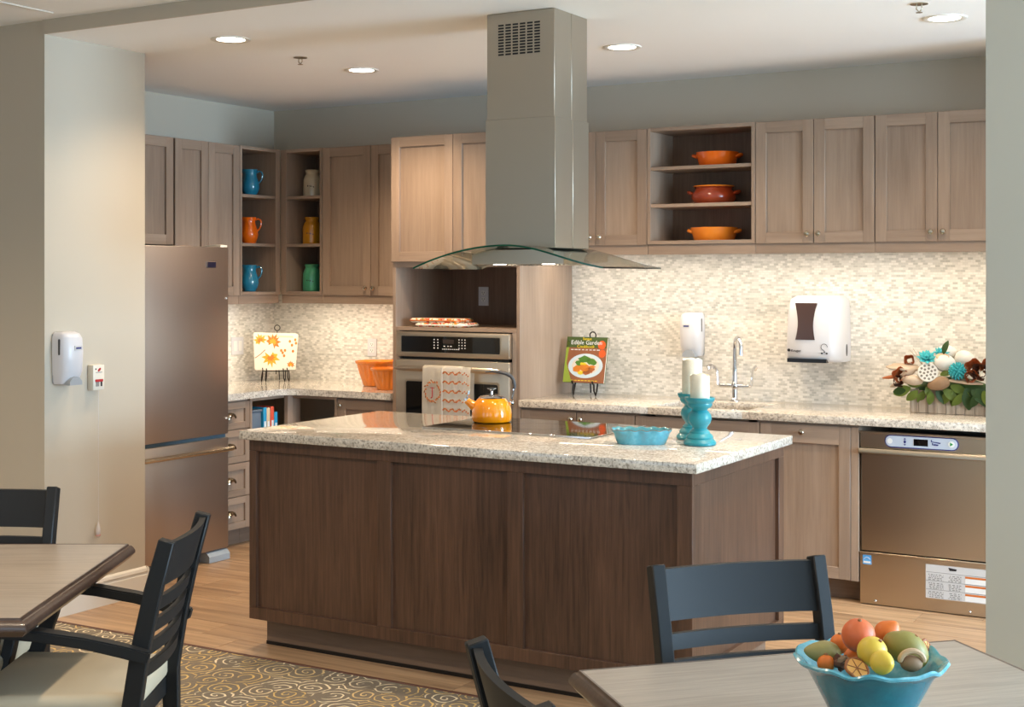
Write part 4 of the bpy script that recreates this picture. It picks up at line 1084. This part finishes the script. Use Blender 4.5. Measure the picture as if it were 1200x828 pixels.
# ================================================================== THINGS ON THE RIGHT WORKTOP
pb = Vector((-3.690, 7.150, ZW))
be = thing('book_easel', 'black wire easel holding the cookbook', 'easel', pb, 0)
bt = math.radians(-13)
def scroll(bm):
    tube(bm, [(.020*math.sin(2*PI*i/20), .105, .345+.020*math.cos(2*PI*i/20)) for i in range(20)], .004, 6, True)
part('top_ring', be, 'iron', scroll)
for s in (-1, 1):
    part('scroll', be, 'iron', lambda bm: tube(bm, [(s*.014, .104, .33), (s*.004, .103, .318), (s*.03, .098, .30), (s*.042, .098, .312), (s*.055, .098, .318), (s*.07, .096, .31), (s*.078, .09, .29), (s*.075, .03, .07)], .0038, 6))
    part('front_foot', be, 'iron', lambda bm: tube(bm, [(s*.072, .03, .10), (s*.072, .022, .07), (s*.074, .008, .03), (s*.072, -.004, .004), (s*.068, -.016, .03), (s*.066, -.014, .066), (s*.066, -.03, .072), (s*.066, -.036, .088)], .005, 7))
part('cross_bar', be, 'iron', lambda bm: tube(bm, [(-.074, .028, .085), (.074, .028, .085)], .0035, 6), lambda bm: tube(bm, [(0, .03, .085), (0, .10, .325)], .003, 6))
part('rear_leg', be, 'iron', lambda bm: tube(bm, [(-.03, .094, .29), (-.04, .14, .15), (-.045, .165, .003)], .0045, 7))
bk = thing('cookbook', 'square cookbook with a plate of food on its cover', 'book', pb+Vector((.0, -.004, .072)), 0)
cv = part('cover', bk, 'book_brown', ('box', -.132, .132, -.020, -.0165, 0, .268)); cv.rotation_euler = (bt, 0, 0)
for nm, mt_, S in (('pages', 'paper', ('box', -.129, .129, -.0165, -.003, .003, .265)), ('back_cover', 'book_green', ('box', -.132, .132, -.003, 0, 0, .268))):
    o = part(nm, bk, mt_, S); o.rotation_euler = (bt, 0, 0)
def ck_(name, m_, poly, k=1): return sub(name, cv, m_, poly, -.020-.0003*k, -.0196)
ck_('cover_band', 'book_green', [(-.132, .205), (.132, .205), (.132, .268), (-.132, .268)])
mat('book_lime', (150, 168, 60), .4)
ck_('cover_stripe', 'book_lime', [(-.132, 0), (-.075, 0), (-.12, .11), (-.112, .23), (-.132, .25)])
for x, z, r in ((.098, .222, .025), (.108, .172, .022)): ck_('tomato', 'tomato', ell(r, r*1.05, 18, min(x, .105), z), 2)
ck_('plate', 'food_plate', ell(.112, .072, 32, .005, .098), 2); ck_('plate_well', 'plate_white', ell(.088, .053, 32, .005, .100), 3)
for x, z, rx_, rz_, m_ in ((.0, .135, .045, .022, 'food_green'), (.045, .122, .036, .020, 'food_green'), (-.035, .112, .03, .018, 'food_green'), (-.05, .08, .03, .02, 'food_orange'), (.0, .088, .04, .022, 'food_orange'), (.035, .075, .036, .02, 'food_brown'), (.015, .06, .03, .014, 'food_brown'), (-.02, .058, .02, .012, 'ink_yellow'), (-.01, .108, .025, .010, 'ink_yellow'), (.05, .094, .022, .010, 'food_orange')):
    ck_('food', m_, [(x+(rx_*math.cos(2*PI*i/11))*random.uniform(.7, 1.15), z+(rz_*math.sin(2*PI*i/11))*random.uniform(.7, 1.15)) for i in range(11)], 4 if m_ == 'food_green' else 5)
text('title_word', 'Sunset', .022, cv, 'ink_yellow', (.0, -.0212, .256), (PI/2, 0, 0))
text('title_line', 'Edible Garden', .036, cv, 'label_white', (-.002, -.0213, .234), (PI/2, 0, 0), sx=.98)
text('title_line', 'Cookbook', .026, cv, 'ink_yellow', (-.005, -.0213, .211), (PI/2, 0, 0))
part('subtitle', cv, 'label_white', *[('box', -.10+i*.024, -.10+i*.024+random.uniform(.012, .02), -.0206, -.0198, .190, .195) for i in range(8)], smooth=0)
part('footer', cv, 'ink_yellow', *[('box', -.08+i*.022, -.08+i*.022+.016, -.0206, -.0198, .010, .014) for i in range(8)], smooth=0)
# faucet
fa = thing('faucet', 'chrome gooseneck faucet with two wing lever handles', 'faucet', (-2.806, 7.245, ZW), 0)
part('escutcheon', fa, 'chrome', lambda bm: lathe(bm, [(.030, 0), (.030, .004), (.020, .010), (.014, .020), (.013, .03), (.0, .03)], 20, cap=False))
sd_ = Vector((.62, -.78, 0))
def spout(bm):
    P_ = [Vector((0, 0, .02)), Vector((0, 0, .14)), Vector((0, 0, .29))]
    for i in range(1, 11):
        a = PI*i/10; P_.append(sd_*(.055*(1-math.cos(a)))+Vector((0, 0, .30+.055*math.sin(a))))
    P_.append(sd_*.11+Vector((0, 0, .26)))
    tube(bm, P_, [.016, .013, .0105]+[.0105]*10+[.012], 14)
part('spout', fa, 'chrome', spout)
part('cross_body', fa, 'chrome', lambda bm: tube(bm, [(-.085, 0, .085), (-.02, 0, .085), (.02, 0, .085), (.085, 0, .085)], .011, 12), lambda bm: ball(bm, (0, 0, .085), (.02, .02, .028), 14, 8))
for s in (-1, 1):
    part('lever', fa, 'chrome', lambda bm: tube(bm, [(s*.085, 0, .085), (s*.098, 0, .09), (s*.10, 0, .13), (s*.103, 0, .165), (s*.112, -.01, .185), (s*.128, -.03, .192), (s*.142, -.05, .184)], [.012, .010, .007, .007, .009, .012, .010], 10, squash=(.7, 1.3)))
# paper towel dispenser
pd = thing('towel_dispenser', 'white paper towel dispenser with smoked window on the mosaic', 'dispenser', (-2.335, YB-.006, 1.15), 0)
def pbody(bm):
    R = []
    for z, wl, wr, d in ((0, .148, .148, .185), (.02, .150, .150, .215), (.06, .150, .150, .225), (.18, .149, .149, .215), (.28, .146, .146, .205), (.33, .140, .140, .18), (.352, .120, .120, .13)):
        dd = -d
        R.append([bm.verts.new(p) for p in ((-wl, -.001, z), (-wl, dd*.55, z), (-wl+.008, dd*.85, z), (-wl+.03, dd*.98, z), (-.03, dd, z), (.03, dd, z), (wr-.055, dd*.99, z), (wr-.03, dd*.93, z), (wr-.008, dd*.72, z), (wr, dd*.5, z), (wr, -.001, z))])
    ring_faces(bm, R)
part('cover', pd, 'white_plastic', pbody, smooth=60)
def win(s=1, dz=0):
    P_ = []
    for i in range(9):
        q = i/8; P_.append((.052*s*(.80+.28*(abs(q-.42)*2)**1.6)-.03, .118+.195*q))
    return P_+[(-.06-x, z) for x, z in reversed(P_)]
def wpan(bm):
    P_ = win(); v0 = []; v1 = []
    for x, z in P_:
        t_ = (z-.06)/.22; yy = -(.225-.02*t_)-.004
        v0.append(bm.verts.new((x, yy, z))); v1.append(bm.verts.new((x, yy+.03, z)))
    bm.faces.new(v0); bm.faces.new(list(reversed(v1))); n = len(P_)
    for i in range(n): bm.faces.new((v0[i], v1[i], v1[(i+1) % n], v0[(i+1) % n]))
part('smoked_window', pd, 'smoke_plastic', wpan)
part('slot', pd, 'black', ('box', -.128, .085, -.222, -.18, -.002, .018))
part('side_logo', pd, 'rubber_grey', lambda bm: prism(bm, ell(.012, .032, 18, -.075, .062), (1, 2), .149, .1515))
part('logo_dot', pd, 'ink', lambda bm: prism(bm, ell(.008, .008, 14, -.118, .062), (0, 2), -.2262, -.2))
text('logo_name', 'Kruger', .019, pd, 'ink', (-.078, -.2262, .060), (PI/2, 0, 0), ext=.001)
part('use_icon', pd, 'ink', lambda bm: tube(bm, [(.075+.017*math.cos(2*PI*i/16), -.2255, .082+.017*math.sin(2*PI*i/16)) for i in range(13)], .0014, 5), *[('box', .058+i*.026, .066+i*.026, -.2265, -.22, .045, .053) for i in range(2)], ('box', .072, .079, -.2265, -.22, .054, .060))
# flower planter
fp = thing('flower_planter', 'rustic wooden planter of dried pods, teal flowers and leaves', 'planter', (-1.605, 7.165, ZW), 0)
def slats():
    for i in range(9):
        x = -.205+i*.0456
        part('front_slat', fp, 'planter', ('box', x, x+.0445, -.062+random.uniform(-.002, .002), -.052, 0, .116+random.uniform(-.004, .004), .0015))
slats()
part('box_body', fp, 'planter', ('box', -.205, .205, -.052, .06, 0, .108, .002))
def X_(u): return -.205+(u-1069)/235
def Z_(v): return (482-v)/229
def leaf(x, z, ang, ln, wd, m_, y_=-.07, tilt=.4):
    def f(bm):
        R = []; n = 7
        for i in range(n+1):
            q = i/n; w2 = wd*math.sin(PI*min(1, q*.93+.04))**.8*.5; cx = q*ln; dz = -.25*ln*q*q
            R.append([bm.verts.new((cx, -w2, dz+.15*w2)), bm.verts.new((cx, 0, dz)), bm.verts.new((cx, w2, dz+.15*w2))])
        for A, B in zip(R, R[1:]):
            for j in range(2): bm.faces.new((A[j], A[j+1], B[j+1], B[j]))
        bmesh.ops.solidify(bm, geom=list(bm.faces), thickness=.0008)
    o = part('leaf', fp, m_, f, smooth=60)
    # leaf blade turned to face the room, tip in direction ang of the front plane
    o.rotation_euler = Matrix.Rotation(-ang, 3, 'Y').to_4x4().to_3x3().__matmul__(Matrix.Rotation(math.radians(90)-tilt, 3, 'X')).to_euler()
    o.location = (x, y_, z)
rnd = random.Random(3)
for u, v, a, ln in ((1072, 452, 200, .10), (1080, 455, 225, .08), (1086, 455, 250, .07), (1066, 455, 190, .07), (1090, 450, 290, .06), (1102, 452, 300, .08), (1110, 452, 325, .09), (1118, 454, 235, .08), (1122, 452, 270, .09), (1128, 450, 300, .10), (1136, 450, 280, .11), (1142, 452, 320, .09), (1148, 450, 300, .10), (1156, 452, 290, .09), (1118, 448, 340, .08), (1160, 450, 330, .1), (1110, 412, 80, .07), (1106, 436, 20, .06), (1084, 448, 170, .09), (1132, 456, 240, .08), (1096, 455, 265, .07), (1150, 455, 250, .08)):
    leaf(X_(u), Z_(v)-.005, math.radians(a), ln, ln*.55, rnd.choice(('leaf_green', 'leaf_dark', 'leaf_green')), -.075-rnd.random()*.03, rnd.uniform(-.2, .6))
def blob(name, m_, u, v, y_, r, rot=(0, 0, 0), fn=None):
    o = part(name, fp, m_, lambda bm: ball(bm, (0, 0, 0), r, 18, 12, fn), smooth=60); o.location = (X_(u), y_, Z_(v)); o.rotation_euler = rot; return o
moss = part('moss_bed', fp, 'leaf_dark', lambda bm: ball(bm, (0, 0, .10), (.20, .058, .085), 20, 10))
# lotus pod facing the room
lp_ = part('lotus_pod', fp, 'pod_white', lambda bm: lathe(bm, [(.006, -.06), (.02, -.045), (.040, -.015), (.050, 0), (.048, .005), (0, .006)], 24, cap=False), smooth=50)
lp_.location = (X_(1092.5), -.10, Z_(434.5)); lp_.rotation_euler = (math.radians(68), 0, math.radians(12))
for r, n in ((.0, 1), (.019, 6), (.036, 11)):
    for i in range(n):
        a = 2*PI*i/n+.3; h_ = part('seed_hole', lp_, 'pod_hole', lambda bm: lathe(bm, [(.0062, .0052), (.0062, .0068), (0, .0068)], 10, cap=False)); h_.location = (r*math.cos(a), r*math.sin(a), 0)
blob('gourd', 'pod_white', 1109, 424, -.05, (.056, .05, .044), (0, .15, 0)); g_ = part('gourd_cut', fp, 'nut_shell', lambda bm: lathe(bm, [(.034, 0), (.032, .004), (0, .003)], 20, cap=False)); g_.location = (X_(1108), -.070, Z_(416.5)); g_.rotation_euler = (.75, .12, 0); g_.scale = (1, .7, 1)
blob('gourd', 'pod_white', 1131, 420, -.01, (.055, .045, .045), (0, .5, 0)); blob('gourd', 'pod_white', 1107, 413, .02, (.055, .04, .040))
def petals(bm):
    for k, (n, el, ln) in enumerate(((8, .25, .055), (7, .7, .045), (5, 1.1, .032))):
        for i in range(n):
            a = 2*PI*i/n+k*.4; d = Vector((math.cos(a)*math.cos(el), math.sin(a)*math.cos(el), math.sin(el))); sd2 = Vector((-math.sin(a), math.cos(a), 0)); up = d.cross(sd2)*-1
            b0 = d*.006; pts = [b0-sd2*.004, d*ln*.6-sd2*.014+up*.004, d*ln, d*ln*.6+sd2*.014+up*.004, b0+sd2*.004]
            vs_ = [bm.verts.new(p) for p in pts]; c0 = bm.verts.new(d*ln*.55-up*.004)
            for j in range(5): bm.faces.new((vs_[j], vs_[(j+1) % 5], c0))
    ball(bm, (0, 0, .012), .012, 10, 6)
for u, v, y_, s in ((1089, 419, -.06, 1.0), (1104, 413, -.02, .8)):
    o = part('teal_flower', fp, 'teal_flower', petals, smooth=0); o.location = (X_(u), y_, Z_(v)); o.rotation_euler = (math.radians(38), 0, .3); o.scale = (s, s, s)
def spiky(bm):
    ball(bm, (0, 0, 0), .026, 12, 8)
    n = 90
    for i in range(n):
        z = 1-2*(i+.5)/n; a = i*2.39996; r = math.sqrt(1-z*z); d = Vector((r*math.cos(a), r*math.sin(a), z)); tube(bm, [d*.02, d*.038, d*.046], [.0045, .0042, .0025], 5)
sb_ = part('teal_spiky_ball', fp, 'teal_flower', spiky, smooth=0); sb_.location = (X_(1126.5), -.095, Z_(432))
def slab_d(name, u, v, y_, r, rot, m_='driftwood'): return blob(name, m_, u, v, y_, r, rot, lambda p: Vector((p.x*(1+.12*math.sin(5*p.y+3*p.x)), p.y*(1+.1*math.sin(7*p.x)), p.z)))
slab_d('driftwood_disc', 1062, 430, -.05, (.088, .05, .014), (.25, .04, 0)); slab_d('driftwood_disc', 1135, 444, -.09, (.085, .03, .009), (.2, .08, 0)); slab_d('driftwood_chunk', 1074, 444, -.09, (.052, .03, .026), (.3, .1, 0)); slab_d('driftwood_chunk', 1068, 436, -.08, (.04, .025, .02), (.3, -.5, 0))
slab_d('brown_pod', 1105, 447, -.095, (.054, .03, .034), (0, -.25, 0), 'nut'); slab_d('dry_leaf', 1047, 442, -.04, (.05, .02, .010), (0, -.15, 0), 'bark_orange'); slab_d('dry_leaf', 1054, 450, -.05, (.04, .02, .012), (0, -.4, 0), 'twig')
def curl(bm, r=.030, h=.05):
    for ph, sc in ((0, 1), (1.9, .72)):
        R = []
        for i in range(17):
            a = ph+4.9*i/16; rr = r*sc*(1+.10*math.sin(i*1.3)); R.append([bm.verts.new((rr*math.cos(a)*q, rr*math.sin(a)*q, h*(zq-.5)+.007*math.sin(i*1.7+zq*3))) for q, zq in ((.75, 0), (1.0, .35), (1.05, .7), (1.3, 1))])
        for A, B in zip(R, R[1:]):
            for j in range(3): bm.faces.new((A[j], A[j+1], B[j+1], B[j]))
    bmesh.ops.solidify(bm, geom=list(bm.faces), thickness=.004)
for u, v, y_, rot, s, m_ in ((1060, 440, -.09, (1.2, .3, 0), 1.0, 'bark_orange'), (1057, 446, -.09, (1.5, -.5, .5), .8, 'bark_brown'), (1067, 422, -.04, (1.3, .9, 0), .7, 'bark_orange'), (1144, 429, -.07, (1.2, .4, 0), 1.1, 'bark_orange'), (1152, 433, -.08, (1.4, -.3, 0), 1.1, 'bark_brown'), (1142, 438, -.095, (1.5, .5, .3), .9, 'bark_orange'), (1158, 428, -.05, (1.2, 0, .3), 1.0, 'bark_orange')):
    o = part('bark_curl', fp, m_, curl, smooth=60); o.location = (X_(u), y_, Z_(v)); o.rotation_euler = rot; o.scale = (s, s, s)
for u, v in ((1066, 410), (1070, 408), (1076, 411)): part('twig', fp, 'twig', lambda bm: tube(bm, [(X_(1082), -.02, Z_(428)), (X_((u+1082)/2), -.02, Z_((v+426)/2)), (X_(u), -.015, Z_(v))], .0016, 5))

# ================================================================== FRUIT BOWL
BZ = .7452; bc = Vector((-.733, 2.590, BZ))
fbw = thing('fruit_bowl', 'teal ceramic bowl with wavy rim on the right table', 'bowl', bc, 0)
BH, BR = .140, .1425
def wavy(r, z, a, k):
    wv = .0030*math.sin(a*9)+.0022*math.sin(a*14+1)
    s = max(0, (z/BH-.72)/.28)
    return (r*(1+s*wv*4), z+s*wv*1.0)
pr = [(.0, .001), (.056, 0), (.060, .004), (.064, .012), (.085, .055), (.106, .095), (.117, .115), (.128, .127), (.140, .134), (BR, .139), (.139, .142), (.130, .137), (.117, .124), (.104, .10), (.082, .06), (.05, .022), (0, .018)]
part('body', fbw, 'bowl_teal', lambda bm: lathe(bm, pr[:9], 96, fn=wavy, cap=False))
part('rim', fbw, 'bowl_rim', lambda bm: lathe(bm, pr[8:], 96, fn=wavy, cap=False))
def fruit(name, label, cat, m_, u, v, z, r, rot=(0, 0, 0), fn=None, stem=True):
    c = on_z(u, v, z); rr = r if isinstance(r, tuple) else (r, r, r)
    t = thing(name, label, cat, c, YAW, 'fruit in the teal bowl'); t.rotation_euler = (rot[0], rot[1], YAW+rot[2])
    part('flesh', t, m_, lambda bm: ball(bm, (0, 0, 0), rr, 24, 16, fn), smooth=70)
    if stem: part('stem_end', t, 'leaf_brown', lambda bm: lathe(bm, [(.004, 0), (.003, .003), (0, .0035)], 8, (rr[0]*.0, 0, rr[2]*.985), cap=False))
    return t
pear = lambda p: Vector((p.x*(1-.35*max(0, p.z)), p.y*(1-.35*max(0, p.z)), p.z*(1.25 if p.z > 0 else 1)))
lump = lambda p: p*(1+.04*math.sin(4*p.x+2*p.z)+.03*math.sin(5*p.y))
fruit('orange_fruit', 'large coral orange at the top of the fruit bowl', 'fruit', 'fruit_red', 1006, 744, .924, .0315, (.3, 0, 0))
fruit('tangerine', 'bright orange with a nub behind the coral one', 'fruit', 'fruit_orange', 1040, 742, .908, (.026, .026, .022), (.2, .6, 0), lambda p: Vector((p.x, p.y, p.z*(1+.35*max(0, p.z)**6))))
fruit('lemon', 'round yellow fruit in the middle of the bowl', 'fruit', 'fruit_yellow', 1022, 763, .911, .0275, (.4, .5, 0))
fruit('yellow_pear', 'small yellow pear pointing down at the bowl front', 'fruit', 'fruit_yellow', 1034, 776, .906, (.022, .022, .022), (1.2, 1.15, 0), pear)
fruit('mango', 'olive green mango at the right of the bowl', 'fruit', 'fruit_green', 1063, 761, .898, (.046, .030, .031), (.1, .55, 0), lump)
fruit('green_pear', 'dull green pear lying at the left of the bowl', 'fruit', 'fruit_olive', 966, 764, .893, (.0225, .0225, .032), (0, -1.45, .1), pear)
fruit('kumquat', 'small orange behind the dull green pear', 'fruit', 'fruit_orange', 984, 754, .888, .019)
fruit('kumquat', 'small orange at the left rim beside the bark piece', 'fruit', 'fruit_orange', 968, 777, .878, .0165)
fruit('kumquat', 'orange sliver below the coral orange', 'fruit', 'fruit_orange', 1000, 770, .876, .0185)
def chip(bm): ball(bm, (0, 0, 0), (.018, .014, .014), 9, 7, lambda p: p*(1+.18*math.sin(9*p.x+5*p.z)+.15*math.sin(11*p.y)))
bkp = thing('bark_piece', 'rough brown bark lump at the bowl front', 'bark', on_z(986, 776, .882), 0); part('lump', bkp, 'bark_brown', chip, smooth=0); part('lump', bkp, 'nut', lambda bm: ball(bm, (.006, -.004, .004), (.012, .011, .011), 8, 6, lambda p: p*(1+.2*math.sin(8*p.x))), smooth=0)
nt = thing('seed_pod', 'brown split seed pod at the right front of the bowl', 'seed pod', on_z(1068, 777, .889), YAW)
part('kernel', nt, 'nut', lambda bm: ball(bm, (0, 0, 0), (.021, .016, .015), 16, 10)); part('shell', nt, 'nut_shell', lambda bm: tube(bm, [(.022*math.cos(PI*i/14), -.004, .004+.020*math.sin(PI*i/14)) for i in range(15)], [.004]+[.0055]*13+[.004], 8))
def slice_(label, u, v, z, rot, r=.022):
    t = thing('orange_slice', label, 'dried fruit', on_z(u, v, z), YAW, 'dried orange slices'); t.rotation_euler = (rot[0], rot[1], YAW+rot[2])
    part('flesh', t, 'dry_slice', lambda bm: lathe(bm, [(0, -.002), (r*.9, -.002), (r*.9, .002), (0, .002)], 20, cap=False))
    part('rind', t, 'dry_rind', lambda bm: tube(bm, [(r*.95*math.cos(2*PI*i/24), r*.95*math.sin(2*PI*i/24), .0015*math.sin(i*1.3)) for i in range(24)], .003, 6, True))
    part('segment', t, 'dry_rind', *[(lambda bm, a=a: tube(bm, [(0, 0, .0022), (r*.85*math.cos(a), r*.85*math.sin(a), .0022)], .001, 4)) for a in [PI*k_/3 for k_ in range(6)]])
slice_('dried orange slice leaning at the bowl front', 1004, 783, .888, (.7, .3, 0), .022)
slice_('dried orange slice at the right rim behind the mango', 1086, 760, .888, (1.2, .2, .9), .018)
